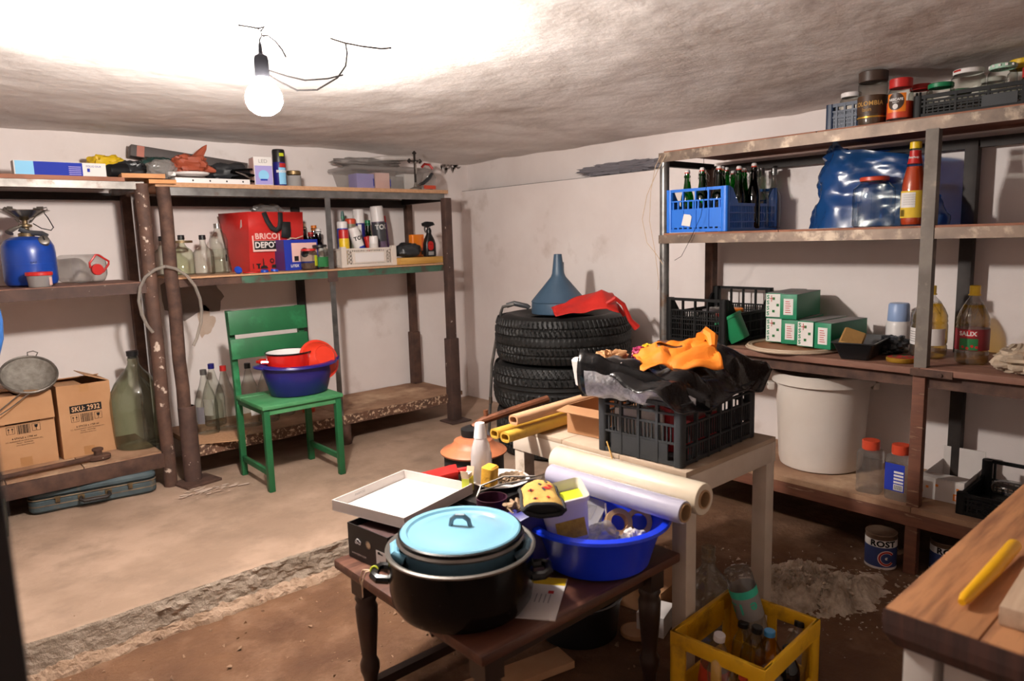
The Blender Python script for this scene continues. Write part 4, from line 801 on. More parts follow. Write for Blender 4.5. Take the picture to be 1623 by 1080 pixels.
# ------------------------------------------------------------------ green chair with basin, pot and bowl
def chair():
    t = thing('chair', 'green painted wooden chair standing in front of the shelves', 'chair', (1.62, 3.74, 0), -1)
    W, D = .44, .42; zs = .462
    for sx in (-1, 1):
        x = sx*(W/2-.018)
        b = B(); b.box(x-.016, x+.016, -D/2, -D/2+.034, .0, zs-.022); b.obj('leg', 'chair_green', t, bev=.003)
        b = B(); b.loft([[(x-.016, y, z), (x+.016, y, z), (x+.016, y+.032, z), (x-.016, y+.032, z)] for y, z in ((D/2-.03, 0), (D/2-.03, .46), (D/2-.012, .7), (D/2+.012, .93))]); b.obj('leg', 'chair_green', t, bev=.002)
        b = B(); b.box(x-.010, x+.010, -D/2+.03, D/2-.028, .085, .115); b.obj('stretcher', 'chair_green', t, bev=.002)
        b = B(); b.box(x-.010, x+.010, -D/2+.03, D/2-.028, zs-.05, zs-.022); b.obj('seat_rail', 'chair_green', t, bev=.002)
    b = B(); b.box(-W/2+.034, W/2-.034, -D/2+.004, -D/2+.024, zs-.052, zs-.022); b.obj('seat_rail', 'chair_dusty', t, bev=.002)
    b = B(); b.box(-W/2-.006, W/2+.006, -D/2-.01, D/2-.12, zs-.02, zs); b.obj('seat', 'chair_dusty', t, bev=.003)
    b = B(); b.box(-W/2+.0, W/2-.0, D/2-.10, D/2-.03, zs-.02, zs); b.obj('seat_slat', 'chair_dusty', t, bev=.003)
    for z0, z1 in ((.80, .932), (.665, .775)):
        b = B(); y = D/2-.030+.03*(z0-.5); b.loft([[(x, yy+dz*.10, z0+dz) for x, yy in ((-W/2-.004, y-.017), (W/2+.004, y-.017), (W/2+.004, y-.002), (-W/2-.004, y-.002))] for dz in (0, z1-z0)]); b.obj('back_slat', 'chair_green', t, bev=.002)
    Z = .464
    t = thing('wash_basin', 'dark blue oval plastic basin on the green chair seat', 'basin', (1.685, 3.72, Z), 0)
    b = B(); ov = lambda rx, ry, z: [(rx*math.cos(2*PI*k/44), ry*math.sin(2*PI*k/44)*(1), z+(.010*abs(math.cos(2*PI*k/44))**4 if z > .14 else 0)) for k in range(44)]
    b.loft([ov(.02, .015, .006), ov(.148, .115, .0), ov(.158, .125, .006), ov(.195, .155, .13), ov(.203, .163, .16), ov(.222, .182, .165), ov(.224, .184, .158), ov(.220, .180, .168), ov(.199, .160, .172), ov(.19, .15, .13), ov(.15, .118, .014), ov(.02, .015, .012)], 0, (1, 1)); b.obj('body', 'basin_navy', t, sm=50)
    for sx in (-1, 1):
        b = B(); b.tube([(sx*.215, -.05, .168), (sx*.235, -.03, .172), (sx*.24, 0, .173), (sx*.235, .03, .172), (sx*.215, .05, .168)], .008, 8); b.obj('handle', 'basin_navy', t)
    t = thing('cooking_pot', 'red enamel pot with a white inside, standing in the blue basin', 'pot', (1.645, 3.74, Z+.016), -12)
    lathe_part([(0, 0), (.1, 0), (.118, .01), (.122, .21), (.126, .214), (.122, .218)], 'enamel_red', t, 'body', 36)
    lathe_part([(.125, .212), (.129, .216), (.125, .221), (.12, .218)], 'enamel_black', t, 'rim', 36)
    lathe_part([(.1195, .218), (.118, .03), (.1, .02), (0, .02)], 'enamel_white', t, 'inside', 36)
    for sx in (-1, 1): B().tube([(sx*.119, -.04, .175), (sx*.15, -.035, .178), (sx*.165, 0, .179), (sx*.15, .035, .178), (sx*.119, .04, .175)], .011, 8).obj('handle', 'enamel_red', t)
    t = thing('plastic_bowl', 'red plastic bowl tipped on its side in the blue basin', 'bowl', (1.80, 3.655, Z+.19))
    t.rotation_euler = Vector((-.05, .80, -.38)).to_track_quat('Z', 'Y').to_euler()
    lathe_part([(.0, -.035), (.06, -.035), (.066, -.03), (.10, .02), (.108, .035), (.118, .037), (.118, .033), (.104, .030), (.06, -.028), (0, -.030)], 'bowl_red', t, 'shell', 40)
    lathe_part([(.054, -.0355), (.056, -.038), (.058, -.0355)], 'bowl_red', t, 'foot_ring', 36)
chair()
# ------------------------------------------------------------------ tyres, funnel, cane, still
M('rubber', '#171717', '#111111', 5, rough=.55, spec=.35, bump=.15, bscale=40, bdist=.002, c3='#232221', s3=6, t3=.62, w3=.08)
M('funnel_blue', '#3d566b', '#33495d', 4, rough=.45); M('red_fabric', '#c8261c', '#b51f17', 6, rough=.6, bump=.2, bscale=30)
M('still_black', '#0f0e0e', '#181615', 5, rough=.6); M('copper', '#b06a45', '#96583a', 6, rough=.5, c3='#8a4f33', s3=7, t3=.62, w3=.06); M('copper_pipe', '#7b4a30', '#4f2f21', 9, rough=.5, metal=.3)
M('pipe_yellow', '#c9a23e', '#b98f34', 5, rough=.55, c3='#8f6b24', s3=8, t3=.66, w3=.05); M('pipe_tan', '#c49a76', '#b48762', 4, rough=.7)
M('crate_grey', '#333538', '#282a2c', 6, rough=.55, spec=.35); M('crate_black', '#0b0b0c', rough=.55, spec=.25)
M('bin_bag', '#0c0c0e', rough=.2, bump=.7, bscale=13, bdist=.01); M('highlight_film', '#d6d6da', '#8d8d92', 22, rough=.18, metal=.35, bump=1, bscale=26, bdist=.012)  # second one: pale colour for the painted highlights on the black bag
M('bag_orange', '#e07d16', '#d3700f', 5, rough=.6, bump=.25, bscale=25); M('paper_tan', '#b98d63', '#a87a52', 5, rough=.85); M('pkg_red', '#a8141f', rough=.35); M('pkg_magenta', '#8f1f4d', rough=.5)
M('film_cream', '#d9cdb9', '#cfc0a8', 4, rough=.25, coat=.4); M('film_clear', '#b6b3c4', '#a29fb3', 3, rough=.12, coat=.5); M('card_core', '#a88763', rough=.8)
M('enamel_speckle', '#060607', rough=.2, spec=.2, c3='#6d7076', s3=150, t3=.72, w3=.02); M('pot_blue', '#587687', rough=.15, coat=.5); M('lid_blue', '#7fb6cf', rough=.16, coat=.5); M('steel_rim', '#8f8b86', rough=.3, metal=.8)
M('basin_blue', '#1638d8', rough=.28); M('shoe_black', '#141315', rough=.4); M('shoe_in', '#3a1f1c', rough=.7); M('sponge', '#e3b23a', '#c98a24', 10, rough=.9, bump=.5, bscale=60)
M('mitt_yellow', '#cba558', '#b8924a', 40, rough=.95, bump=.3, bscale=200); M('mitt_black', '#121112', rough=.7); M('yarn', '#b79c80', '#8f7459', 20, rough=.95, bump=.6, bscale=60)
M('pan_purple', '#3a1a2c', rough=.3); M('tub_white', '#dcd6cf', rough=.35); M('granules', '#cda636', '#b08c26', 60, rough=.9, bump=.4, bscale=200); M('crate_yellow', '#e2ae12', '#cc990d', 5, rough=.5, c3='#7d5a1a', s3=6, t3=.64, w3=.08)
M('bottle_white', '#d6cfcb', rough=.35); M('crumbs', '#b9a38b', '#9a8268', 30, rough=.95, bump=.6, bscale=80)
G('wrap_clear', '#e6e4ea', .6, rough=.1, dens=.45, body='#c9c6d0'); G('wrap_cream', '#efe8da', .6, rough=.12, dens=.8, body='#dccfb8')
def tyre(name, R, H, rim, pat, seed):
    b = B(); half = H/2; NT = 540
    prof = []   # (radius, z, tread coordinate or None)
    for k in range(9):
        a = k/8; prof.append((rim+(R*.93-rim)*a**.9, -half*(.80+.20*math.sin(a*PI)) - (0), None))
    NS = 26
    for k in range(NS+1):
        s = -1+2*k/NS; prof.append((R*(1-.045*abs(s)**3.2), half*.9*s, s))
    for k in range(9):
        a = 1-k/8; prof.append((rim+(R*.93-rim)*a**.9, half*(.80+.20*math.sin(a*PI)), None))
    prof += [(rim-.012, half*.72, None), (rim+.02, half*.5, None), (rim+.06, 0, None), (rim+.02, -half*.5, None), (rim-.012, -half*.72, None)]
    n = len(prof)
    def fn(u, v):
        r, z, s = prof[int(round(v*n)) % n]; th = 2*PI*u
        if s is not None:
            g = 0; a = abs(s)
            for c in ((0.22, .62) if pat == 0 else (.12, .55)):
                if abs(a-c) < .045: g = max(g, .010)
            ph = (u*88 + (s*1.6 if a < .62 else s*.8+math.copysign(.6, s)))
            if pat == 1: ph = u*72 + s*s*1.8*math.copysign(1, s)
            fr = ph % 1
            if fr < .26 and a > .1: g = max(g, .008 if a > .3 else .004)
            if a > .9: g *= .7
            r -= g
        elif abs(z) > half*.9 and .2 < (u*60) % 1 < .3 and r > R*.86: r -= 0
        return (r*math.cos(th), r*math.sin(th), z+half)
    b.grid(fn, NT, n, wrapu=True); return b
def centre():
    R, H = .415, .276
    for k, (dx, dy, pat, l) in enumerate(((.0, .01, 0, 'bottom tyre of the stack of three by the right wall'), (-.01, .02, 1, 'middle tyre of the stack, with long smooth grooves'), (.0, .0, 0, 'top tyre of the stack, with the blue funnel on it'))):
        t = thing('car_tyre', l, 'tyre', (3.085+dx, 3.03+dy, .003+k*H), 37*k, group='stacked tyres'); tyre('carcass', R, H, .24, pat, k).obj('carcass', 'rubber', t, sm=28)
        lathe_part([(.30, H*.965), (.302, H*.972), (.304, H*.965)], 'rubber', t, 'bead_ring', 60)
    t = thing('funnel', 'blue plastic funnel upside down on the top tyre', 'funnel', (3.045, 3.02, .832))
    lathe_part([(.163, 0), (.165, .01), (.162, .065), (.166, .07), (.16, .078), (.045, .215), (.037, .235), (.024, .345), (.0235, .35), (.020, .35), (.034, .235), (.042, .215), (.155, .075), (.158, .0)], 'funnel_blue', t, 'cone', 40)
    B().box(.0415, .047, -.003, .003, .2, .3).obj('air_rib', 'funnel_blue', t)
    # red cloth bag draped on the tyre's right side
    t = thing('cloth_bag', 'red fabric bag with handles draped over the edge of the top tyre', 'bag', (3.0, 2.74, .835), -38)
    def f(u, v):
        x = -.2+.36*u; y = -.10+.2*v; z = .012+.05*u+.028*nv((x, y, 0), 9, 3)+.03*math.exp(-((u-.75)/.2)**2)*math.sin(v*PI)
        if u > .8: z -= (u-.8)*.25
        z += .075*v*(.35+u); return (x, y, max(.004, z))
    b = B(); b.grid(f, 30, 18); b.obj('body', 'red_fabric', t, solid=.004)
    b = B(); b.tube([(.08, -.06, .06), (.14, -.07, .10), (.19, -.06, .06), (.23, -.05, -.03), (.27, -.045, -.075)], [.012, .014, .013, .014, .022], 7); b.obj('handle', 'red_fabric', t); b = B(); b.tube([(.06, .05, .05), (.12, .04, .075), (.17, .02, .05), (.21, -.0, -.01)], [.012, .014, .012, .012], 7); b.obj('handle', 'red_fabric', t)
    # walking cane
    t = thing('walking_cane', 'grey metal walking stick leaning against the tyre stack', 'cane', (2.86, 3.50, .0))
    b = B(); b.tube([(0, 0, .02), (-.06+.03, -.09, .5), (-.05+.03, -.18, .83), (-.02, -.20, .868), (.02, -.26, .885)], .0095, 10); b.obj('shaft', 'galv', t); B().tube([(.0, -.215, .875), (.03, -.25, .888), (.09, -.30, .868), (.10, -.31, .855)], .016, 10).obj('grip', 'pl_dark_grey', t); B().cyl(.013, 0, .05, 12).obj('rubber_tip', 'pl_grey', t); b = B(); b.at(T(-.017, -.05, .26)); b.cyl(.0115, -.02, .02, 10); b.obj('collar', 'chrome', t)
    # copper-lidded still
    t = thing('still_pot', 'black drum with a copper-coloured lid and cap behind the small table', 'still', (1.735, 2.225, ZL+.004))
    lathe_part([(0, 0), (.118, 0), (.122, .006), (.122, .55), (.118, .556)], 'still_black', t, 'drum', 40)
    lathe_part([(.124, .545), (.134, .55), (.136, .556), (.13, .562), (.10, .575), (.085, .588), (.078, .602), (.05, .612), (.045, .625), (0, .627)], 'copper', t, 'lid', 44)
    lathe_part([(.048, .618), (.05, .63), (.05, .648), (.03, .656), (0, .657)], 'pl_black', t, 'cap', 24)
    B().tube([(.0, 0, .65), (.04, -.01, .672), (.2, -.05, .70), (.34, -.09, .725)], .016, 10).obj('outlet_pipe', 'copper_pipe', t); B().tube([(.06, -.012, .67), (.06, -.012, .715)], .01, 8).obj('stub_pipe', 'copper_pipe', t)
centre()

# ------------------------------------------------------------------ white table
WT = .58
def white_table():
    t = thing('work_table', 'white painted wooden table carrying the grey crate', 'table', (1.98, 1.57, ZL))
    x0, x1, y0, y1 = -.263, .262, -.384, .39; h = WT-ZL
    for x in (x0+.03, x1-.03):
        for y in (y0+.028, y1-.03):
            b = B(); b.box(x-.026, x+.026, y-.026, y+.026, .0, h-.02); b.obj('leg', 'white_paint', t, bev=.003)
    b = B(); b.box(x0, x0+.022, y0, y1, h-.085, h-.016); b.obj('apron', 'white_paint', t, bev=.002)
    b = B(); b.box(x1-.022, x1, y0, y1, h-.085, h-.016); b.obj('apron', 'white_paint', t, bev=.002)
    b = B(); b.box(x0+.022, x1-.022, y0, y0+.022, h-.085, h-.016); b.obj('apron', 'white_paint', t, bev=.002)
    b = B(); b.box(x0+.022, x1-.022, y1-.022, y1, h-.085, h-.016); b.obj('apron', 'white_paint', t, bev=.002)
    for k in range(3):
        a = y0+(y1-y0)*k/3; b = B(); b.box(x0, x1, a+.001, a+(y1-y0)/3-.001, h-.016, h); b.obj('top_plank', 'dusty_ply', t, bev=.0015)
white_table()
def lattice_crate(name, label, cat, loc, rz, W, D, H, mat, solid_front=True, arched=False, low_side=None):
    t = thing(name, label, cat, loc, rz)
    b = B(); b.box(-W/2+.006, W/2-.006, -D/2+.006, D/2-.006, .004, .01)
    for k in range(9): x = -W/2+.02+(W-.04)*k/8; b.box(x-.004, x+.004, -D/2+.01, D/2-.01, .0, .004)
    for sx in (-1, 1):
        for sy in (-1, 1): b.at(T(sx*(W/2-.014), sy*(D/2-.014), 0)); b.rbox(.032, .032, H, .010)
    b.at()
    def side(L, X, hh, solid):
        b.at(X)          # local: x along, z up, thickness in y
        for z in (.008, H*.30 if not solid else H*.36, H*.64, H*.82, hh-.006):
            if z <= hh: b.cb((0, 0, z), (L, .010, .012 if z in (.008, hh-.006) else .006))
        n = max(3, int(round(L/.075)))
        for k in range(n+1): b.cb((-L/2+L*k/n, 0, hh/2), (.009, .012, hh))
        m = n*5
        for k in range(m):
            x = -L/2+L*(k+.5)/m; b.cb((x, 0, H*.5 if not solid else H*.5), (.0042, .005, H*.30)); 
            if not solid: b.cb((x, 0, H*.17), (.0042, .005, H*.3))
        if solid: b.cb((0, -.001, H*.19), (L*.78, .006, H*.30))
        b.at()
    side(D-.04, T(-W/2+.006, 0, 0) @ RZ(-90), H, solid_front); side(D-.04, T(W/2-.006, 0, 0) @ RZ(90), H, solid_front)
    side(W-.04, T(0, -D/2+.006, 0), H*(low_side or 1), False); side(W-.04, T(0, D/2-.006, 0), H*(low_side or 1), False)
    b.obj('body', mat, t, sm=40); return t
def on_white_table():
    z = WT+.002
    lattice_crate('plastic_crate', 'dark grey plastic crate on the white table, heaped with bags', 'crate', (1.955, 1.385, z), 3, .46, .315, .195, 'crate_grey')
    # black bin bag heap over the crate
    t = thing('bin_bag', 'shiny black plastic bag spread over the grey crate', 'bag', (1.955, 1.385, z+.195), 3)
    def f(u, v):
        x = -.29+.62*u; y = -.20+.36*v
        top = .05+.085*math.exp(-((x-.19)/.07)**2-((y-.0)/.11)**2)+.055*math.exp(-((x+.22)/.12)**2-((y-.12)/.12)**2)
        fold = .024*nv((x, y, 0), 8, 2)+.045*abs(nv((x, y, 1), 11, 5))
        e = max(0, abs(y+.02)-.15)*.6+max(0, x-.25)*.2+max(0, -.24-x)*.4
        zz = top+fold-e*1.1
        sm = max(0, min(1, (-y-.10)/.075)); sm = sm*sm*(3-2*sm); zz = zz*(1-sm)+(-.012+.012*math.sin(x*17+1)+.012*nv((x, y, 0), 14, 8))*sm
        if x > .20: q = min(1, (x-.20)/.13); y = y*(1-q*.8)-.13*q; zz = zz*(1-q*.6)+.05*q*.6
        return (x, y, max(zz, -.06 if y < -.158 or x > .232 else .004))
    b = B(); b.grid(f, 46, 28); b.obj('sheet', 'bin_bag', t, sm=24, solid=.002)
    def g(u, v):   # folded roll at the left, hanging towards the front corner
        s = u; cx = -.285+.17*s; cy = .17-.36*s; a = PI*(.15+1.25*v); r = .055*(1-.65*s)+.006*nv((u*6, v*4, 0), 1.5, 4)
        return (cx-math.sin(a)*r*1.0, cy-math.sin(a)*r*.3, .075-.085*s+math.cos(a)*r*1.5+.008*nv((u*5, v*3, 0), 2, 7))
    b = B(); b.grid(g, 26, 12); b.obj('folded_edge', 'bin_bag', t, sm=26, solid=.002)
    def g2(u, v):  # bright strip over the fold: the black bag's highlights put into colour
        x, y, zz = g(.06+.84*u, .22+.36*v); n = .003; return (x-n*1.6, y-n*.6, zz+n*.4+.003*nv((u*12, v*5, 0), 2, 9))
    b = B(); b.grid(g2, 40, 12); b.obj('highlight_strip', 'highlight_film', t, sm=20)
    t = thing('carrier_bag', 'orange cloth carrier bag lying on the black plastic', 'bag', (1.92, 1.375, z+.195+.085), 0, rot=(0, 0, -40))
    def h(u, v):
        x = -.125+.25*u; y = -.085+.17*v; zz = .03+.026*nv((x, y, 0), 10, 11)+.03*abs(nv((x, y, 0), 19, 12))+.035*u*v-.10*max(0, .4-v)*.8-.03*max(0, .3-u)
        return (x+.02*nv((x, y, 2), 8, 1), y-.03*u*(1-v), zz)
    b = B(); b.grid(h, 30, 22)
    b.f = [q for q, (i, j) in zip(b.f, [(i, j) for j in range(22) for i in range(30)]) if not (9 <= i <= 18 and 15 <= j <= 17)]; b.m = [0]*len(b.f)
    b.obj('sheet', 'bag_orange', t, sm=16, solid=.003); b = B(); b.tube([(.10, .05, .075), (.125, .075, .085), (.13, .02, .075), (.12, -.02, .05)], [.018, .022, .02, .012], 8); b.obj('folded_corner', 'bag_orange', t)
    o = blob(.15, .1, .09, 71, .35, 3).obj('paper_bag', 'paper_tan', None, (1.83, 1.57, z+.225)); tag(o, 'crumpled tan paper bag at the back left of the grey crate', 'bag')
    o = blob(.07, .05, .05, 72, .3).obj('packet', 'pkg_magenta', None, (1.90, 1.50, z+.275)); tag(o, 'small magenta packet beside the orange bag', 'packet')
    o = blob(.06, .04, .035, 74, .3).obj('packet', 'pl_yellow', None, (1.955, 1.51, z+.29)); tag(o, 'small yellow packet behind the orange bag', 'packet')
    o = B().rbox(.03, .2, .10, .012, ch=.006).obj('foam_sheet', 'card_white', None, (1.745, 1.54, z+.20), (0, -14, 6)); tag(o, 'white foam piece sticking out of the left of the grey crate', 'foam')
    # contents of the crate
    for l, nm, m, x, y, w, d, hh, r in (('red packet low in the grey crate, seen through its right side', 'packet', 'pkg_red', 1.93, 1.29, .2, .06, .11, 5), ('white carton standing inside the grey crate', 'carton', 'card_white', 2.0, 1.42, .2, .05, .16, 12), ('white paper sheaf inside the front of the grey crate', 'paper', 'card_white', 1.80, 1.42, .05, .16, .13, 20), ('pink-red carton leaning inside the grey crate', 'carton', 'pkg_red', 1.86, 1.37, .05, .14, .14, -20)):
        o = B().box(-w/2, w/2, -d/2, d/2, 0, hh).obj(nm, m, None, (x, y, z+.012), (0, 0, r), bev=.002); tag(o, l, nm)
    # hollow tubes
    def tube_pipe(l, p0, p1, w, hh, m):
        p0, p1 = Vector(p0), Vector(p1); d = p1-p0; L = d.length
        o = thing('cardboard_tube', l, 'tube', p0); o.rotation_euler = d.to_track_quat('X', 'Z').to_euler()
        ro = rrect(w, hh, hh*.42, 5); ri = rrect(w*.74, hh*.62, hh*.28, 5)
        b = B(); R = lambda P, x: [(x, y, zz) for y, zz in P]
        b.loft([R(ri, L), R(ro, L), R(ro, 0), R(ri, 0), R(ri, L)], 0, (0, 0)); b.obj('tube_wall', m, o, sm=50)
        b = B(); b.loft([R(ri, .05), R(ri, .051)], 0); b.obj('end_stop', 'dark_gap', o)
    tube_pipe('tan hollow tube lying on top of the two yellow ones', (1.60, 1.822, .652), (2.12, 1.84, .662), .045, .036, 'pipe_tan')
    tube_pipe('left one of the two yellow hollow tubes on the white table', (1.545, 1.862, .606), (2.10, 1.885, .610), .042, .034, 'pipe_yellow')
    tube_pipe('right one of the two yellow hollow tubes, nearer the grey crate', (1.545, 1.805, .604), (2.10, 1.83, .608), .045, .036, 'pipe_yellow')
    # open cardboard box
    t = thing('cardboard_box', 'open brown cardboard box behind the grey crate on the white table', 'box', (1.985, 1.665, z), 4)
    W, D, H = .36, .2, .1
    b = B(); b.box(-W/2, W/2, -D/2, D/2, 0, .003)
    for x in (-W/2, W/2-.003): b.box(x, x+.003, -D/2, D/2, .003, H)
    for y in (-D/2, D/2-.003): b.box(-W/2+.003, W/2-.003, y, y+.003, .003, H)
    b.obj('body', 'cardboard_dark', t)
    for X, w in ((T(-W/2, 0, H) @ RY(-188), .06), (T(W/2, 0, H) @ RY(-40), .1)): 
        b = B(); b.at(X); b.box(0, w, -D/2, D/2, 0, .003); b.obj('flap', 'cardboard_dark', t)
    o = B().tube([(1.725, 1.50, z+.01), (1.722, 1.515, z+.035), (1.735, 1.53, z+.04), (1.724, 1.50, z+.03), (1.705, 1.46, z-.02), (1.7, 1.445, z-.045)], .0022, 5).obj('dry_twig', 'yellow_wood', None); tag(o, 'thin dry twig on the front edge of the white table', 'twig')
    # rolls of film resting on the basin rim in front of the apron
    def roll(l, p0, p1, r, rc, m):
        p0, p1 = Vector(p0), Vector(p1); d = p1-p0; L = d.length
        o = thing('film_roll', l, 'roll', p0); o.rotation_euler = d.to_track_quat('Z', 'Y').to_euler()
        lathe_part([(rc, 0), (r*.96, 0), (r, .004), (r, L-.004), (r*.96, L), (rc, L)], m, o, 'film', 36); lathe_part([(rc*.82, -.004), (rc, -.004), (rc, L+.004), (rc*.82, L+.004), (rc*.82, -.004)], 'card_core', o, 'core', 28)
    roll('large cream roll of plastic film across the blue basin', (1.655, 1.085, .542), (1.655, 1.66, .534), .046, .027, 'film_cream')
    roll('thinner clear roll of plastic film before the cream roll', (1.578, 1.095, .522), (1.565, 1.60, .518), .033, .027, 'film_clear')
on_white_table()

# ------------------------------------------------------------------ small dark table and what stands on it
BT = .34
def brown_table():
    t = thing('side_table', 'low dark wooden table with turned legs in the foreground', 'table', (1.31, 1.53, ZL))
    h = BT-ZL; x0, x1, y0, y1 = -.385, .378, -.345, .362
    b = B(); b.box(x0, x1, y0, y1, h-.028, h); b.obj('top', 'table_brown', t, bev=.006)
    for x in (x0+.065, x1-.065):
        for y in (y0+.065, y1-.065):
            b = B(); b.at(T(x, y, 0)); b.lathe([(0, 0), (.018, 0), (.021, .02), (.019, .05), (.022, .09), (.030, .115), (.030, .135), (.022, .155), (.026, .2), (.032, .27), (.034, .32), (.028, .335), (.034, .35), (.028, .365), (0, .365)], 20); b.box(-.03, .03, -.03, .03, .362, h-.028); b.obj('leg', 'table_dark', t, sm=50)
    for y in (y0+.06, y1-.08): 
        b = B(); b.box(x0+.09, x1-.09, y, y+.018, h-.09, h-.028); b.obj('apron', 'table_dark', t)
    for x in (x0+.06, x1-.078):
        b = B(); b.box(x, x+.018, y0+.09, y1-.09, h-.09, h-.028); b.obj('apron', 'table_dark', t)
    b = B(); b.box(x0+.075, x1-.075, y1-.08, y1-.05, .045, .075); b.obj('stretcher', 'table_dark', t)
    z = BT+.001
    o = B().box(-.12, .3, -.05, .05, 0, .025).obj('wood_offcut', 'pipe_tan', None, (1.28, 1.62, ZL+.006), (0, 0, -12), bev=.002); tag(o, 'pale plank offcut on the ground under the low dark table', 'plank')
    # shoe box and its white lid
    t = thing('shoe_box', 'open black shoe box on the corner of the low dark table', 'box', (1.135, 1.80, z), 7)
    W, D, H = .31, .19, .108
    b = B(); b.box(-W/2, W/2, -D/2, D/2, 0, .003)
    for x in (-W/2, W/2-.003): b.box(x, x+.003, -D/2, D/2, .003, H)
    for y in (-D/2, D/2-.003): b.box(-W/2+.003, W/2-.003, y, y+.003, .003, H)
    b.obj('body', 'shoe_black', t); B().box(-W/2+.006, W/2-.006, -D/2+.006, D/2-.006, .004, .088).obj('lining', 'shoe_in', t)
    xf = -W/2-.0006; LX = lambda y, zz: T(xf, y, zz) @ RZ(-90) @ FR
    b = B(); b.at(LX(-.005, .062)); b.lathe([(.009, 0), (.0125, 0), (.0125, .001), (.009, .001)], 20); b.obj('grommet', 'chrome', t)
    b = B(); b.at(LX(-.005, .062)); b.lathe([(0, .0004), (.009, .0004)], 16); b.obj('grommet_hole', 'ink_tan', t)
    b = B(); b.box(xf-.0006, xf, -.085, -.04, .006, .058); b.obj('size_label', 'ink_white', t)
    for k in range(6): B().box(xf-.001, xf-.0006, -.078+k*.004, -.0765+k*.004, .014, .028).obj('label_print', 'ink_black', t)
    g = B(); g.at(LX(-.06, .05)); g.add([(-.012, -.003, .001), (.012, -.003, .001), (.012, .001, .001), (.002, .002, .001), (-.004, .006, .001), (-.012, .004, .001)], [tuple(range(6))]); g.obj('label_shoe', 'ink_black', t)
    for a, s in ((-35, 1), (35, -1), (0, 1)):
        b = B(); b.at(LX(.045, .06) @ T(s*.003, 0, .0012) @ RZ(a)); b.tube([(.011*math.cos(q*PI/10), .006*math.sin(q*PI/10), 0) for q in range(20)], .0009, 4, closed=True); b.obj('emblem', 'ink_white', t)
    text('WWW.ESPRIT.COM', .008, 'ink_white', t, LX(.045, .018))
    t = thing('box_lid', 'white shoe box lid turned upside down on the black shoe box', 'lid', (1.18, 1.885, z+.112), 15)
    W, D, H = .335, .30, .034
    b = B(); b.box(-W/2, W/2, -D/2, D/2, 0, .003); b.obj('panel', 'ink_white', t)
    for nm, (a, c, d, e) in dict(e1=(-W/2, -W/2+.003, -D/2, D/2), e2=(W/2-.003, W/2, -D/2, D/2), e3=(-W/2+.003, W/2-.003, -D/2, -D/2+.003), e4=(-W/2+.003, W/2-.003, D/2-.003, D/2)).items(): B().box(a, c, d, e, .003, H).obj('rim', 'card_white', t)
    text('PARFOIS', .012, 'ink_grey', t, T(-.05, D/2-.0035, .02) @ FR)
    # roasting pot with the blue pot in it
    t = thing('roasting_pot', 'large black speckled enamel pot on the edge of the low dark table', 'pot', (1.045, 1.41, z), -42)
    lathe_part([(0, 0), (.145, 0), (.168, .008), (.182, .03), (.187, .06), (.188, .158), (.183, .158), (.18, .06), (.16, .012), (0, .008)], 'enamel_speckle', t, 'body', 56)
    lathe_part([(.184, .155), (.193, .157), (.194, .162), (.189, .165), (.181, .162), (.181, .156)], 'steel_rim', t, 'rim', 56)
    for sx in (-1, 1): B().tube([(sx*.184, -.035, .085), (sx*.212, -.036, .088), (sx*.226, -.02, .09), (sx*.226, .02, .09), (sx*.212, .036, .088), (sx*.184, .035, .085)], .012, 8).obj('handle', 'enamel_black', t)
    b = B(); b.at(T(-.228, .0, .095)); b.tube([(.009*math.cos(q*PI/6), .004*math.sin(q*PI/6), .009*math.sin(q*PI/6)) for q in range(12)], .003, 6, closed=True); b.obj('string_eyelet', 'pl_lime', t)
    for q in (0, 1): B().tube([(-.23, 0, .095), (-.25-.01*q, .012*q, .09), (-.262-.01*q, .02*q, .06), (-.262-.004*q, .026*q, .02+.012*q)], .0022, 5).obj('string', 'ink_tan', t)
    t = thing('cooking_pot', 'blue enamel pot standing inside the black pot', 'pot', (1.05, 1.415, z+.0115), -42)
    lathe_part([(0, 0), (.13, 0), (.142, .01), (.146, .165)], 'pot_blue', t, 'body', 48)
    lathe_part([(.146, .16), (.162, .166), (.166, .172), (.162, .178), (.146, .176)], 'steel_rim', t, 'rim', 52)
    for sx in (-1, 1): B().tube([(sx*.142, -.045, .125), (sx*.168, -.04, .137), (sx*.176, 0, .141), (sx*.168, .04, .137), (sx*.142, .045, .125)], [.013, .015, .015, .015, .013], 10).obj('handle', 'lid_blue' if sx < 0 else 'pot_blue', t)
    t = thing('pot_lid', 'pale blue enamel lid with a loop handle on the blue pot', 'lid', (1.05, 1.415, z+.19), -50)
    lathe_part([(.146, 0), (.157, .003), (.158, .008), (.152, .013), (.14, .012), (.135, .006), (.115, .006), (.10, .011), (.06, .017), (0, .019)], 'lid_blue', t, 'dome', 56)
    lathe_part([(.156, .0015), (.1605, .004), (.1605, .008), (.156, .0105)], 'enamel_black', t, 'rim', 56)
    B().tube([(-.026, 0, .017), (-.022, 0, .034), (-.010, 0, .044), (.010, 0, .044), (.022, 0, .034), (.026, 0, .017)], [.006, .0065, .0075, .0075, .0065, .006], 8).obj('handle', 'pot_blue', t)
    # envelope under the pot
    t = thing('envelope', 'white and yellow printed envelope half under the black pot', 'paper', (1.195, 1.30, z), 36)
    B().box(-.11, .11, -.075, .075, 0, .003).obj('sheet', 'card_white', t); B().box(.068, .108, -.074, .074, .003, .0036).obj('yellow_strip', 'pl_yellow', t); B().box(.02, .035, -.05, -.035, .003, .0036).obj('stamp', 'ink_red', t)
    for k in range(4): B().box(-.03, .015, -.045+.012*k, -.042+.012*k, .003, .0035).obj('print_line', 'ink_grey', t)
    # blue basin
    t = thing('wash_basin', 'bright blue round plastic basin full of odds and ends', 'basin', (1.485, 1.335, z))
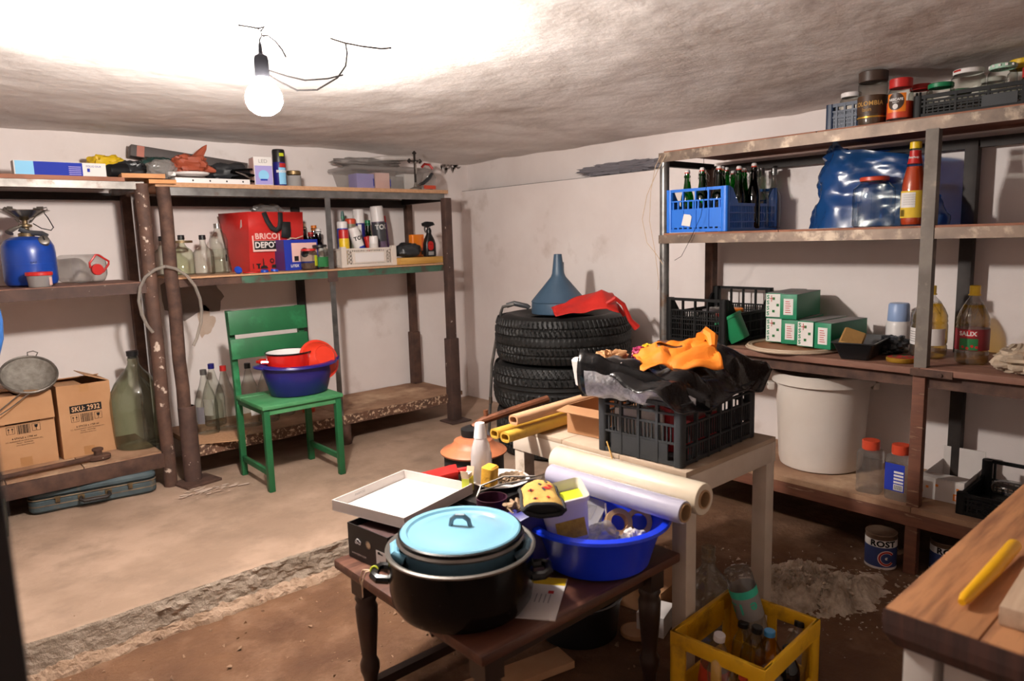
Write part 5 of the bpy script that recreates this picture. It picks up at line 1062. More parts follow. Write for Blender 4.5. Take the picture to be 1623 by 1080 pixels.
    lathe_part([(0, .004), (.14, .0), (.152, .006), (.168, .06), (.19, .12), (.198, .132), (.213, .136), (.2145, .131), (.212, .139), (.195, .143), (.186, .13), (.16, .05), (.146, .010), (0, .010)], 'basin_blue', t, 'body', 64)
    zb = z+.013
    t = thing('food_tub', 'square white plastic tub with a yellow label tilted in the blue basin', 'tub', (1.40, 1.37, zb+.075), rot=(8, -10, -34))
    b = B(); q = lambda w, zz, r=.015: [(x, y, zz) for x, y in rrect(w, w*.82, r, 4)]
    b.loft([q(.11, 0), q(.112, .004), q(.135, .128), q(.146, .129), q(.147, .142), q(.138, .144), q(.128, .130), q(.107, .008)], 0, (1, 1)); b.obj('body', 'tub_white', t)
    b = B(); b.at(T(0, -.0515, .062) @ RX(90-5)); b.box(-.036, .048, -.04, .058, 0, .0014); b.obj('label', 'granules', t)
    b = B(); b.at(T(.02, .0, .11)); b.box(-.04, .045, -.045, .045, 0, .004); b.obj('sponge_sheet', 'pl_lime', t)
    # woven oven mitt, mouth towards the viewer
    t = thing('oven_mitt', 'yellow woven mitt with black edging lying on the white tub', 'mitt', (1.262, 1.322, z+.215), rot=(9, 4, -36))
    L, W = .175, .112
    def hw(v): return W/2*(1-.10*v)*(1 if v < .75 else math.sqrt(max(0, 1-((v-.75)/.26)**2)))
    def mit(u, v, side):
        a = 2*u-1; th = (.017+.010*v*(1-v)*4)*(1-abs(a)**4)
        return (a*hw(v), L*v, side*th-.020*v*v+.006*math.sin(v*9)*a+.003*nv((u, v, side), 6, 3))
    b = B(); b.grid(lambda u, v: mit(u, v, 1), 22, 24); top = b.obj('woven_top', 'mitt_yellow', t)
    b = B(); b.grid(lambda u, v: mit(u, v, -1), 22, 24); b.obj('lining', 'mitt_black', t)
    rim = [Vector(mit(k/12, 0, 1)) for k in range(13)]+[Vector(mit(1-k/12, 0, -1)) for k in range(1, 12)]
    B().tube(rim, .0065, 7, closed=True).obj('black_cuff', 'mitt_black', t)
    b = B(); b.add([p+Vector((0, .006, 0)) for p in rim], [tuple(range(len(rim)))]); b.obj('mouth', 'mitt_black', t)
    sd = [Vector(mit(0, k/20, 0)) for k in range(21)]+[Vector(mit(1, 1-k/20, 0)) for k in range(21)]
    B().tube(sd, [.0055+.0015*(k % 2) for k in range(42)], 7).obj('black_edging', 'mitt_black', t)
    def motif(u, v, su, sv, m):
        c = [Vector(mit(u+du, v+dv, 1))+Vector((0, 0, .0018)) for du, dv in ((-su, 0), (-su/2, -sv/2), (0, -sv), (su/2, -sv/2), (su, 0), (su/2, sv/2), (0, sv), (-su/2, sv/2))]
        B().add(c, [tuple(range(8))]).obj('woven_motif', m, top)
    for u, v, su, sv, m in ((.22, .38, .09, .035, 'ink_red'), (.22, .38, .035, .05, 'ink_black'), (.3, .16, .08, .03, 'ink_red'), (.3, .16, .03, .04, 'ink_black'), (.62, .16, .06, .028, 'ink_red'), (.66, .48, .16, .06, 'ink_red'), (.56, .42, .05, .09, 'pl_dark_grey'), (.5, .62, .06, .05, 'pl_dark_grey'), (.78, .62, .09, .05, 'ink_red'), (.7, .76, .06, .05, 'pl_dark_grey'), (.86, .3, .06, .03, 'ink_black')): motif(u, v, su, sv, m)
    t = thing('yarn_tuft', 'tangled beige yarn beside the woven mitt', 'yarn', (1.30, 1.46, z+.14)); rnd = random.Random(8)
    for k in range(12): B().tube([(rnd.uniform(-.04, .04), rnd.uniform(-.03, .03), rnd.uniform(0, .06)+.0) for _ in range(5)], .006, 5).obj('strand', 'yarn', t)
    o = B().box(-.06, .06, -.035, .035, 0, .15).obj('carton', 'pl_navy', None, (1.345, 1.41, zb+.03), (6, -20, -25), bev=.002); tag(o, 'dark blue carton wedged between basin and black pot', 'carton')
    t = thing('plastic_container', 'clear plastic container in the back of the blue basin', 'container', (1.545, 1.43, zb+.01), rot=(10, -20, 20)); b = B(); q = lambda w, zz: [(x, y, zz) for x, y in rrect(w, w*.7, .02, 4)]; b.loft([q(.10, 0), q(.11, .09), q(.125, .095), q(.125, .1)], 0, (1, 1)); b.obj('body', 'milky', t); B().box(-.03, .03, -.02, .02, .1, .104).obj('tab', 'clear_plastic', t)
    for k, (x, y, s, l) in enumerate(((1.47, 1.30, .12, 'crumpled clear plastic wrap in the middle of the blue basin'), (1.545, 1.25, .09, 'small crumpled white wrap at the right of the blue basin'))):
        o = blob(s, s*.8, s*.75, 80+k, .3).obj('plastic_wrap', 'clear_bag' if k == 0 else 'card_white', None, (x, y, zb+.015+.0*k)); tag(o, l, 'wrap')
    for k, (x, y, rot, l) in enumerate(((1.575, 1.33, (60, 0, -35), 'brown tape roll lying on its side in the blue basin'), (1.625, 1.29, (70, 10, -60), 'second brown tape roll, nearest the basin rim'))):
        t = thing('tape_roll', l, 'tape', (x, y, zb+.072), rot=rot); lathe_part([(.027, -.02), (.04, -.02), (.04, .02), (.027, .02), (.027, -.02)], 'card_core', t, 'tape', 26); lathe_part([(.025, -.021), (.027, -.021), (.027, .021), (.025, .021), (.025, -.021)], 'paper_tan', t, 'core', 22)
    o = B().tube([(1.56, 1.36, zb+.05), (1.565, 1.37, zb+.125)], .003, 6).obj('stick', 'pl_white', None); tag(o, 'thin white stick standing in the blue basin', 'stick')
    # dark box behind, with bottle, sponge, matches
    o = B().box(-.14, .14, -.10, .10, 0, .108).obj('shoe_box', 'shoe_black', None, (1.47, 1.785, z), (0, 0, 6), bev=.002); tag(o, 'closed black box under the plate and white bottle', 'box')
    zt = z+.11
    t = thing('plate', 'white plate with crumbs behind the sponge', 'plate', (1.515, 1.80, zt)); lathe_part([(0, 0), (.055, 0), (.06, .003), (.098, .014), (.1, .017), (.096, .0165), (.058, .006), (0, .005)], 'enamel_white', t, 'dish', 40); o = blob(.10, .08, .025, 91, .4, 5).obj('crumbs', 'crumbs', t, (.03, -.02, .006))
    t = thing('spray_flask', 'tall white plastic bottle with a white cap and yellow sticker', 'bottle', (1.465, 1.84, zt+.007), 35)
    b = B(); q = lambda w, d, zz: [(x, y, zz) for x, y in rrect(w, d, min(w, d)*.42, 5)]
    b.loft([q(.074, .056, 0), q(.08, .062, .006), q(.084, .064, .06), q(.082, .062, .10), q(.072, .056, .125), q(.05, .042, .15), q(.036, .036, .16)], 0, (1, 1)); b.obj('body', 'milky_white', t); lathe_part([(.023, .157), (.0225, .16), (.017, .205), (.0155, .208), (0, .208)], 'pl_white', t, 'cap', 18)
    b = B(); b.at(T(.0, -.0315, .045) @ RX(90)); b.box(-.026, .024, -.012, .012, 0, .0008); b.obj('sticker', 'ink_black', t); text('NUFAR', .014, 'pl_lime', t, T(0, -.0328, .045) @ FR, bold=.0004); B().box(.012, .02, -.0326, -.0318, .05, .10).obj('sticker_stripe', 'pl_grey', t)
    o = B().rbox(.05, .045, .07, .010, ch=.006).obj('sponge', 'sponge', None, (1.435, 1.765, zt+.02), (6, 0, 20)); tag(o, 'yellow sponge standing in front of the white bottle', 'sponge')
    t = thing('match_box', 'small yellow match carton with open flaps beside the sponge', 'carton', (1.385, 1.815, zt), 30); B().box(-.02, .02, -.013, .013, 0, .05).obj('body', 'pl_lime', t)
    for sx in (-1, 1): b = B(); b.at(T(sx*.02, 0, .05) @ RY(sx*20)); b.box(-.0006, .0006, -.013, .013, 0, .03); b.obj('flap', 'ink_tan', t)
    B().box(-.016, .016, -.01, .01, .05, .064).obj('inner_sleeve', 'ink_white', t)
    t = thing('dustpan', 'red plastic scoop behind the white box lid', 'scoop', (1.405, 2.015, .437), -32); b = B(); b.loft([[(x, -.045, zz), (x, .045, zz), (x, .045, zz+hh), (x, -.045, zz+hh)] for x, zz, hh in ((-.09, .0, .012), (.05, .008, .03), (.07, .01, .03))]); b.obj('pan', 'pl_red', t, bev=.003); B().tube([(.06, 0, .025), (.12, 0, .03)], .012, 8).obj('handle', 'pl_red', t)
    o = B().box(-.075, .075, -.045, .045, 0, .432-ZL).obj('wood_block', 'table_dark', None, (1.42, 2.015, ZL+.004), (0, 0, -20)); tag(o, 'dark upright block behind the low table carrying the red scoop', 'block')
    t = thing('saucepan', 'small dark purple saucepan with a wire handle between pots', 'pan', (1.335, 1.632, z), 0); lathe_part([(0, 0), (.042, 0), (.045, .004), (.047, .15), (.049, .152), (.0455, .152), (.043, .008), (0, .006)], 'pan_purple', t, 'body', 32)
    b = B(); b.tube([(-.03, .035, .15), (.0, .05, .175), (.07, .02, .195), (.13, -.06, .2)], .0028, 6); b.tube([(-.035, .03, .15), (-.02, .03, .168), (.05, .0, .18), (.125, -.065, .195)], .0028, 6); b.obj('wire_handle', 'dull_metal', t)
G('milky_white', '#f0eeee', .7, dens=.85, body='#d9d2d0')
brown_table()
# ------------------------------------------------------------------ right-hand shelves: contents (fronts face -x)
M('crate_blue', '#1d6fd6', '#1a66c8', 4, rough=.4); M('crate_navy', '#0f2440', rough=.45); M('bag_blue', '#1f4f8f', rough=.3)
G('bag_blue_film', '#6f9fdc', .6, rough=.25, dens=.55, body='#2a68ad'); M('ketchup', '#b8401c', rough=.3); M('coffee', '#4a3018', '#3a2512', 9, rough=.5); M('coffee_lid', '#3f3028', rough=.4)
M('green_box', '#147a55', rough=.45); M('disc_wood', '#a5714d', '#93613f', 5, rough=.6); M('disc_rim', '#b7a28c', rough=.6); M('towel', '#b9a894', '#a8957f', 18, rough=.95, bump=.5, bscale=40)
M('bucket', '#d8d0c8', '#cfc5bb', 3, rough=.45); M('can_tin', '#7a6250', '#5c4638', 8, rough=.5, metal=.4); M('tan_pad', '#a98249', '#94703c', 8, rough=.85); M('pencil', '#e2a90e', rough=.4); M('pale_plank', '#bfa58c', '#a98e76', 4, rough=.7, stretch=(1, 10, 10))
M('lid_gold', '#b98f34', rough=.3, metal=.6); M('mint', '#9cc3ad', rough=.5)
RW = -90   # local -y -> world -x
def swing_bottle(label, loc, h=.31, r=.034, glass='glass_green', rz=0):
    t = thing('glass_bottle', label, 'bottle', loc, rz)
    lathe_part([(0, .01), (r*.7, .004), (r*.94, 0), (r, .01), (r, h*.5), (r*.93, h*.57), (r*.62, h*.68), (.0155, h*.78), (.0135, h*.86), (.0165, h*.875), (.0165, h*.9), (.0125, h*.91), (.0125, h*.95)], glass, t, 'body', 18)
    lathe_part([(.0125, h*.935), (.014, h*.94), (.014, h*.955), (.0125, h*.957)], 'pl_orange_red', t, 'gasket', 12); lathe_part([(.013, h*.955), (.0135, h*.98), (.009, h), (0, h)], 'pl_white', t, 'stopper', 12)
    B().tube([(.016, 0, h*.86), (.026, .0, h*.80), (.028, 0, h*.9), (.013, 0, h*.975), (0, .0, h*.985), (-.013, 0, h*.975), (-.024, 0, h*.92), (-.026, 0, h*.82), (-.016, 0, h*.86)], .0016, 5).obj('wire_bail', 'dull_metal', t)
    return t
def big_crate(name, label, loc, W, D, H, mat, rows, hi_back=0, sag=.6):
    """W along y, D along x, front short face towards -x; long sides dip in the middle"""
    t = thing(name, label, 'crate', loc, RW)
    b = B(); b.box(-W/2+.005, W/2-.005, .005, D-.005, .004, .009)
    for sx in (-1, 1):
        for y, hh in ((.016, H), (D-.016, H+hi_back)): b.at(T(sx*(W/2-.016), y, 0)); b.rbox(.036, .036, hh, .012)
    b.at()
    for y, hh in ((.006, H), (D-.006, H+hi_back)):
        for z, s in ((.008, .016), (hh-.007, .014), (H*.72, .007), (H*.52, .007)): b.cb((0, y, z), (W-.03, .011, s))
        n = 4
        for k in range(n+1): b.cb((-W*.42+W*.84*k/n, y, hh/2), (.008, .013, hh-.01))
        if rows == 'panel':
            b.cb((0, y, H*.31), (W*.84, .006, H*.40))
            for k in range(10): b.cb((-W*.38+W*.76*k/9, y, H*.62), (.008, .007, H*.18)); b.cb((-W*.38+W*.76*k/9, y, H*.06), (.012, .007, H*.10))
        else:
            for k in range(22): b.cb((-W*.40+W*.80*k/21, y, H*.37), (.0045, .006, H*.68))
            for z in (.14, .28, .42, .58): b.cb((0, y, H*z), (W*.84, .007, .005))
    for sx in (-1, 1):
        x = sx*(W/2-.006)
        lo = H*sag
        for z in (.008, lo*.33, lo*.66, lo-.006): b.cb((x, D/2, z), (.011, D-.03, .014 if z in (.008, lo-.006) else .005))
        for k in range(28): b.cb((x, .03+(D-.06)*k/27, lo/2), (.007, .006 if k % 7 else .012, lo))
        for y0, sgn in ((.034, 1), (D-.034, -1)):      # sloping shoulders
            b.loft([[(x+d, y0, lo-.01), (x+d, y0+sgn*.075, lo-.005), (x+d, y0+sgn*.02, H-.01), (x+d, y0, H-.002)] for d in (-.005, .005)])
    b.obj('body', mat, t, sm=40); return t
def right_top():
    Z = 1.692
    t = big_crate('plastic_crate', 'small navy plastic crate at the left end of the top right shelf', (3.13, 1.385, Z), .16, .22, .118, 'crate_navy', 'grid', 0, .9)
    jar('jar with a white lid standing in the navy crate', (3.2, 1.39, Z+.01), .155, .045, 'pl_white', .018, None, ('ink_red', .3, .6, -150, -90), rz=RW)
    t = jar('tall instant coffee jar with a brown lid and gold lettering', (3.105, 1.262, Z), .215, .055, 'coffee_lid', .04, ('coffee', .62), None, rz=RW, shoulder=.94, lr=.96)
    lb = lathe_part([(.0556, .045), (.0556, .118)], 'coffee', t, 'label', 30); text('COLOMBIA', .024, 'ink_gold', lb, T(0, 0, .085), wrap=.0566, bold=.0006); text('latin', .022, 'ink_gold', lb, T(0, 0, .062) , wrap=.0566)
    lathe_part([(.0562, .03), (.0562, .036)], 'lid_gold', t, 'gold_band', 30)
    t = jar('instant coffee jar with a red lid and a round dark label', (3.085, 1.148, Z), .165, .046, 'pl_red', .034, None, None, rz=RW, shoulder=.72, lr=.86)
    lathe_part([(.047, .012), (.047, .075)], 'pl_orange_red', t, 'label', 30); B().band(.0472, .035, .105, -135, -45, 14).obj('label', 'pl_orange', t)
    b = disc_patch(.0478, -90, .075, .031, .033); ld = b.obj('label_disc', 'coffee_lid', t)
    text('NESCAFE', .0125, 'ink_white', ld, T(0, 0, .082), wrap=.0486, bold=.0005); text('BRASERO', .006, 'ink_white', ld, T(0, 0, .072), wrap=.0486)
    b = B(); b.at(T(0, -.0488, .056) @ RX(90)); b.lathe([(0, 0), (.010, 0)], 16); o = b.obj('label_cup', 'ink_white', t)
    jar('dark jar with a red lid behind the red-lidded coffee jar', (3.2, 1.115, Z), .15, .045, 'pl_red', .02, ('coffee', .5), None, rz=RW)
    t = big_crate('plastic_crate', 'low black plastic crate full of empty jars on the top right shelf', (3.055, .84, Z), .50, .34, .085, 'crate_black', 'grid', 0, .8)
    for k in range(2): B().tube([(-.245+.012*k, .02, .08), (-.245+.012*k, .02, .10)], .004, 6).obj('stacking_pin', 'crate_black', t)
    B().box(-.02, .09, -.002, .003, .012, .052).obj('name_plate', 'crate_grey', t)
    Z += .011
    for x, y, h, r, m, l in ((3.16, 1.03, .125, .05, 'pl_green', 'empty jar with a green lid at the left of the black crate'), (3.15, .935, .158, .058, 'ink_white', 'large empty jar with a white and red lid in the black crate'), (3.15, .825, .155, .047, 'mint', 'empty ribbed jar with a mint patterned lid in the black crate'), (3.25, .88, .13, .045, 'pl_white', 'empty jar half hidden behind the mint-lidded jar'), (3.245, .785, .178, .05, 'pl_yellow', 'jar with a tall yellow lid at the far right'), (3.12, .715, .125, .046, 'pl_red', 'jar with a red lid in front of the yellow-lidded one'), (3.28, 1.0, .11, .045, 'pl_green', 'small jar with green lid at the back of the black crate')):
        t = jar(l, (x, y, Z), h, r, m, .034 if 'yellow' in l else .016, None, None, rz=RW, glass='glass'); t['group'] = 'empty jars in the top crate'
        if 'red lid in the' in l or 'white and red' in l:
            for a in range(4): b = B(); b.at(T(.035*math.cos(a*1.5+.8), .035*math.sin(a*1.5+.8), h-.0005)); b.lathe([(0, .0006), (.009, .0006)], 10); b.obj('printed_dot', 'pl_red', t)
            B().tube([((r*.85+.002)*math.cos(a*.3-2.4), (r*.85+.002)*math.sin(a*.3-2.4), h-.007) for a in range(3)], .0035, 5).obj('printed_dot', 'pl_red', t)
        if m == 'mint':
            for a in range(12): B().cb((r*.87*math.cos(a*PI/6), r*.87*math.sin(a*PI/6), h-.008), (.008, .008, .008)).obj('printed_check', 'ink_white', t)
right_top()
def right_second():
    Z = 1.287
    t = big_crate('plastic_crate', 'bright blue plastic crate of bottles on the right shelf', (3.02, 2.045, Z), .345, .475, .212, 'crate_blue', 'panel', .0, .62)
    b = B(); b.add([(-.08, -.001, .035), (-.03, -.001, .028), (-.02, -.001, .075), (-.03, -.001, .085), (-.065, -.001, .09)], [tuple(range(5))]); b.obj('paper_scrap', 'ink_white', t)
    z = Z+.01
    for k, (x, y, h, g, l) in enumerate(((3.09, 2.14, .30, 'glass_green', 'green swing-top bottle at the front left of the blue crate'), (3.10, 2.06, .305, 'glass_green', 'green swing-top bottle second from the left in the blue crate'), (3.19, 2.11, .30, 'glass_green', 'green swing-top bottle behind the two front left ones'), (3.10, 1.965, .305, 'glass_green', 'green swing-top bottle third along the front of the blue crate'), (3.20, 2.01, .31, 'glass_green', 'green swing-top bottle in the middle of the blue crate'), (3.27, 2.03, .31, 'glass_green', 'green swing-top bottle at the middle rear of the crate'), (3.22, 1.93, .305, 'glass_green', 'green swing-top bottle on the right of the crate'), (3.30, 1.95, .30, 'glass_green', 'green swing-top bottle by the brown one, to its left'), (3.38, 2.06, .30, 'glass_green', 'green swing-top bottle at the back wall side'), (3.30, 1.895, .32, 'glass_brown', 'dark brown swing-top bottle standing tallest in the blue crate'))):
        swing_bottle(l, (x, y, z), h, .032, g, rz=RW+20*(k % 4)-30)['group'] = 'swing-top bottles in the blue crate'
    for k, (x, y, l) in enumerate(((3.39, 1.905, 'clear glass bottle right of the dark brown one'), (3.44, 1.95, 'clear glass bottle hidden behind the other clear ones'), (3.44, 1.865, 'clear glass bottle at the far right of the blue crate'))):
        spirit_bottle(l, (x, y, z), .30, .037, glass='glass', capmat='galv', rn=.013, neck=.36)['group'] = 'clear bottles in the blue crate'
    # blue plastic sack
    t = thing('plastic_sack', 'big translucent blue plastic sack on the right shelf', 'sack', (3.35, 1.33, Z), 0)
    b = B()
    def f(u, v):
        a = 2*PI*u; k = v
        rx = .155*(1-.25*k)+.02*math.sin(3*a+1); ry = (.30-.10*k+.03*math.sin(2*a))
        n = 1+.12*nv((math.cos(a), math.sin(a), k*2.2), 2.2, 3)-.16*abs(nv((math.cos(a), math.sin(a), k*1.5), 4.2, 6))
        top = .335-.05*max(0, -math.sin(a))+.05*math.exp(-((math.sin(a)-.75)/.25)**2)*(math.cos(a) < .4)  # leans high on the left
        z = top*(k**.8)
        return (rx*n*math.cos(a), ry*n*math.sin(a)+.03*k, z)
    b.grid(f, 60, 26, wrapu=True); b.lathe([(0, .325), (.05, .328)], 8); b.obj('body', 'bag_blue_film', t, sm=60)
    b = B(); b.tube([(-.05, .2, .30), (-.03, .17, .34), (.02, .14, .352)], [.03, .02, .006], 8); b.obj('gathered_top', 'bag_blue_film', t)
    o = B().box(-.06, .06, -.09, .09, .0, .2).obj('contents', 'bag_blue', t, (.0, .06, .012), bev=.02)
    t = jar('large empty glass jar with a red lid before the blue sack', (3.19, 1.275, Z), .208, .083, 'pl_orange_red', .016, None, None, rz=RW, shoulder=.68, lr=.66)
    # ketchup
    t = thing('sauce_bottle', 'glass sauce bottle with red contents, yellow cap and yellow label', 'bottle', (3.10, 1.088, Z), RW)
    pr = [(0, .006), (.034, .003), (.04, 0), (.043, .008), (.044, .02), (.044, .15), (.040, .18), (.030, .225), (.022, .26), (.019, .285), (.018, .305)]
    lathe_part(pr, 'glass', t, 'body', 30); lathe_part([(0, .008)]+[(r-.0025, z+.004) for r, z in pr[2:8]]+[(0, .226)], 'ketchup', t, 'sauce', 26)
    lathe_part(cap_prof(.021, .298, .324), 'pl_yellow', t, 'cap', 20); lathe_part([(.0275, .240), (.0215, .268), (.0205, .29)], 'pl_red', t, 'neck_label', 24)
    lb = B().band(.0448, .03, .135, -150, -30, 16).obj('label', 'ink_yellow', t); B().band(.0452, .07, .128, -140, -62, 12).obj('label_panel', 'ink_white', lb)
    for k in range(9): B().band(.0455, .036, .062, -138+k*3.2, -136.6+k*3.2, 2).obj('barcode', 'ink_black', lb)
    text('Ketchup', .012, 'ink_white', t, T(0, 0, .264), wrap=.0245, bold=.0003)
    for k in range(5): text('NUTRITION FACTS', .0055, 'ink_grey', lb, T(0, 0, .118-.009*k), wrap=.0458)
    # strings on the post
    o = B().tube([(2.99, 2.20, 1.67), (2.975, 2.235, 1.6), (2.97, 2.30, 1.48), (2.97, 2.33, 1.36), (2.97, 2.30, 1.24), (2.97, 2.24, 1.18), (2.97, 2.2, 1.13)], .0018, 5).obj('string', 'ink_tan', None); tag(o, 'long loose beige string hanging on the pipe post', 'string')
    o = B().tube([(2.99, 2.23, 1.67), (2.975, 2.25, 1.62), (2.97, 2.275, 1.5), (2.965, 2.28, 1.35), (2.97, 2.25, 1.2), (2.975, 2.23, 1.05), (2.975, 2.235, 1.0)], .0015, 5).obj('string', 'ink_tan', None); tag(o, 'thinner beige string closest to the pipe post', 'string')
    o = B().tube([(2.99, 1.98, 1.63), (2.985, 1.97, 1.55), (2.985, 1.96, 1.5), (2.985, 1.99, 1.36), (2.985, 2.05, 1.25), (2.985, 2.1, 1.17), (2.985, 2.14, 1.15)], .0012, 5).obj('wire', 'wire', None); tag(o, 'thin dark wire dangling before the blue crate', 'wire')
right_second()
def right_third():
    Z = .737
    t = big_crate('plastic_crate', 'black plastic crate with a raised back on the third right shelf', (3.02, 2.045, Z), .345, .46, .222, 'crate_black', 'grid', .03, .66)
    for x, y, h, r, m, l in ((3.10, 2.13, .13, .05, 'pl_white', 'empty jar at the front left inside the black crate'), (3.10, 2.02, .12, .05, 'galv', 'empty jar in the middle front of the black crate'), (3.10, 1.93, .14, .042, 'pl_red', 'jar with red lid at the front right of the black crate'), (3.22, 2.08, .14, .05, 'pl_grey', 'empty jar in the second row of the black crate'), (3.24, 1.95, .15, .045, 'pl_orange', 'jar with orange lid at the right side of the black crate')):
        jar(l, (x, y, Z+.011), h, r, m, rz=RW)['group'] = 'jars in the black crate on the third shelf'
    o = blob(.2, .2, .08, 95, .25).obj('plastic_wrap', 'clear_bag', None, (3.3, 2.05, Z+.08)); tag(o, 'clear plastic wrap lying in the rear of the black crate', 'wrap')
    t = thing('round_board', 'round wooden board with pale rim under the green boxes', 'board', (3.16, 1.60, Z)); lathe_part([(0, 0), (.2, 0), (.2, .008), (0, .008)], 'disc_wood', t, 'panel', 48)
    for r, zz in ((.205, .006), (.198, .013), (.186, .011)): B().tube([(r*math.cos(a*PI/30), r*math.sin(a*PI/30), zz) for a in range(60)], .006, 6, closed=True).obj('rim_band', 'disc_rim', t)
    zb = Z+.018
    def gbox(l, x, y, z, rz, white):
        t = thing('carton', l, 'box', (x, y, z), RW+rz, group='green cartons on the third shelf')
        B().box(-.039, .039, 0, .30, 0, .115).obj('body', 'green_box', t, bev=.001)
        if white:
            lb = B().box(-.037, .037, -.0008, 0, .003, .112).obj('end_label', 'ink_white', t)
            for k in range(4): text('S', .026, 'green_box', lb, T(-.027, -.0012, .018+.026*k) @ FR, bold=.001)
            for k in range(3): B().cb((.0+.02*(k % 2), -.0012, .03+.03*k), (.012, .0008, .012)).obj('print', 'ink_green', lb)
            b = B(); b.at(T(-.01, -.0014, .09) @ RX(90)); b.cb((0, 0, 0), (.003, .03, .0006)); b.cb((0, 0, 0), (.02, .003, .0006)); b.obj('print', 'ink_red', lb)
        else:
            lb = B().box(-.022, .022, -.0008, 0, .02, .095).obj('end_sticker', 'ink_white', t)
            for k in range(6): B().box(-.014, .012-.003*(k % 3), -.0014, -.0008, .03+.01*k, .033+.01*k).obj('print', 'ink_red', lb)
        B().box(-.04, .04, .02, .3, .1155, .1165).obj('top_tape', 'ink_grey', t)
        return t
    gbox('lower green carton with printed white end, leftmost of the lower row', 3.165, 1.70, zb, 4, True); gbox('lower green carton with a small sticker, second from left', 3.15, 1.612, zb, 4, False)
    gbox('lower green carton with pale end, third from left', 3.12, 1.522, zb, -3, True); gbox('lower green carton nearest the black tray, with a small sticker', 3.10, 1.433, zb, -6, False)
    gbox('upper green carton with printed white end', 3.165, 1.703, zb+.118, 5, True); gbox('upper green carton with a small sticker', 3.135, 1.614, zb+.118, 6, False)
    t = thing('plastic_cup', 'green square plastic container tipped beside the green cartons', 'container', (3.10, 1.835, zb+.006), rot=(0, 0, 0)); t.rotation_euler = (math.radians(-28), math.radians(-6), math.radians(8))
    b = B(); q = lambda w, zz, r=.014: [(x, y, zz) for x, y in rrect(w, w, r, 4)]
    b.loft([q(.075, 0), q(.078, .003), q(.096, .115), q(.104, .116), q(.105, .128), q(.099, .13), q(.092, .118), q(.074, .006)], 0, (1, 1)); b.obj('body', 'pl_green', t); B().box(-.054, .054, .046, .056, .118, .128).obj('lip', 'pl_green', t, bev=.003)
    t = thing('seedling_tray', 'black tapered plastic tray on the third shelf with a tan pad inside', 'tray', (3.135, 1.275, Z), 8)
    b = B(); q = lambda w, d, zz: [(x, y, zz) for x, y in rrect(w, d, .012, 3)]
    b.loft([q(.24, .11, 0), q(.30, .16, .068), q(.315, .172, .07), q(.315, .172, .075), q(.296, .156, .073), q(.236, .106, .004)], 0, (1, 1)); b.obj('body', 'pl_black', t)
    o = B().rbox(.13, .09, .03, .01, ch=.006).obj('cleaning_pad', 'tan_pad', None, (3.08, 1.30, Z+.062), (20, -22, 12)); tag(o, 'tan pad folded in the black tray', 'pad')
    o = blob(.15, .12, .08, 97, .25).obj('cloth', 'dark_bag', None, (3.27, 1.20, Z)); tag(o, 'dark cloth lump behind the black tray', 'cloth')
    t = thing('lid', 'jar lid with red and green print and a gold rim on the shelf edge', 'lid', (3.09, 1.10, Z)); lathe_part([(.054, 0), (.056, .003), (.056, .016), (.053, .019), (0, .019)], 'lid_gold', t, 'rim', 32); lathe_part([(.05, .0195), (0, .0205)], 'ink_red', t, 'print', 28)
    for k in range(5): b = B(); b.at(T(.03*math.cos(k*1.25), .03*math.sin(k*1.25), .0212)); b.lathe([(0, 0), (.010, 0)], 8); b.obj('print_leaf', 'ink_green', t)
    t = thing('detergent_bottle', 'white bottle with a pale blue cap behind the oil bottle', 'bottle', (3.415, 1.235, Z), RW); lathe_part([(0, 0), (.045, 0), (.05, .005), (.05, .11), (.046, .125), (.043, .13)], 'pl_white', t, 'body', 28); lathe_part([(.044, .125), (.046, .13), (.043, .2), (.038, .207), (0, .207)], 'pl_pale_blue', t, 'cap', 28)
    def oil(l, x, y, r, h, lab):
        t = thing('oil_bottle', l, 'bottle', (x, y, Z), RW); k = h/.31
        pr = [(0, .006), (r*.8, .0), (r*.96, .006), (r, .02), (r, .05*k), (r*.94, .058*k), (r, .066*k), (r, .14*k), (r*.95, .15*k), (r*.99, .158*k), (r*.95, .168*k), (r*.97, .18*k), (r*.8, .21*k), (r*.5, .245*k), (.017, .265*k), (.016, .285*k)]
        lathe_part(pr, 'clear_plastic', t, 'body', 30); lathe_part([(0, .007)]+[(rr*.97, zz+.001) for rr, zz in pr[2:13]]+[(r*.6, .235*k), (0, .236*k)], 'oil', t, 'oil', 28)
        lathe_part(cap_prof(.019, .275*k, .31*k), 'pl_yellow', t, 'cap', 20); lathe_part([(.017, .27*k), (.022, .271*k), (.022, .275*k), (.017, .276*k)], 'pl_yellow', t, 'ring', 20)
        for a in range(10):
            an = a*PI/5; B().tube([(r*.93*math.cos(an), r*.93*math.sin(an), .182*k), (r*.72*math.cos(an+.25), r*.72*math.sin(an+.25), .215*k), (r*.5*math.cos(an+.4), r*.5*math.sin(an+.4), .243*k)], .0022, 5).obj('moulded_rib', 'clear_plastic', t)
        if lab == 'salix':
            lb = lathe_part([(r+.0012, .058), (r+.0012, .142)], 'label_red', t, 'label', 30); B().band(r+.0018, .06, .105, -118, -55, 10).obj('label_vegetables', 'ink_green', lb)
            for q in range(8): b = B(); a = math.radians(-112+q*7.5); b.at(T((r+.002)*math.cos(a), (r+.002)*math.sin(a), .068+.004*(q % 3)) @ RZ(math.degrees(a)+90) @ RX(90)); b.lathe([(0, .0004), (.006, .0004)], 8); b.obj('label_fruit', 'ink_red' if q % 2 else 'ink_green', lb)
            b = disc_patch(r+.002, -90, .124, .034, .0145); b.obj('label_oval', 'pkg_red', lb)
            text('SALIX', .023, 'ink_white', lb, T(0, 0, .124), wrap=r+.003, bold=.0009)
        else:
            B().band(r+.0012, .055, .125, -165, -15, 16).obj('label', 'ink_white', t)
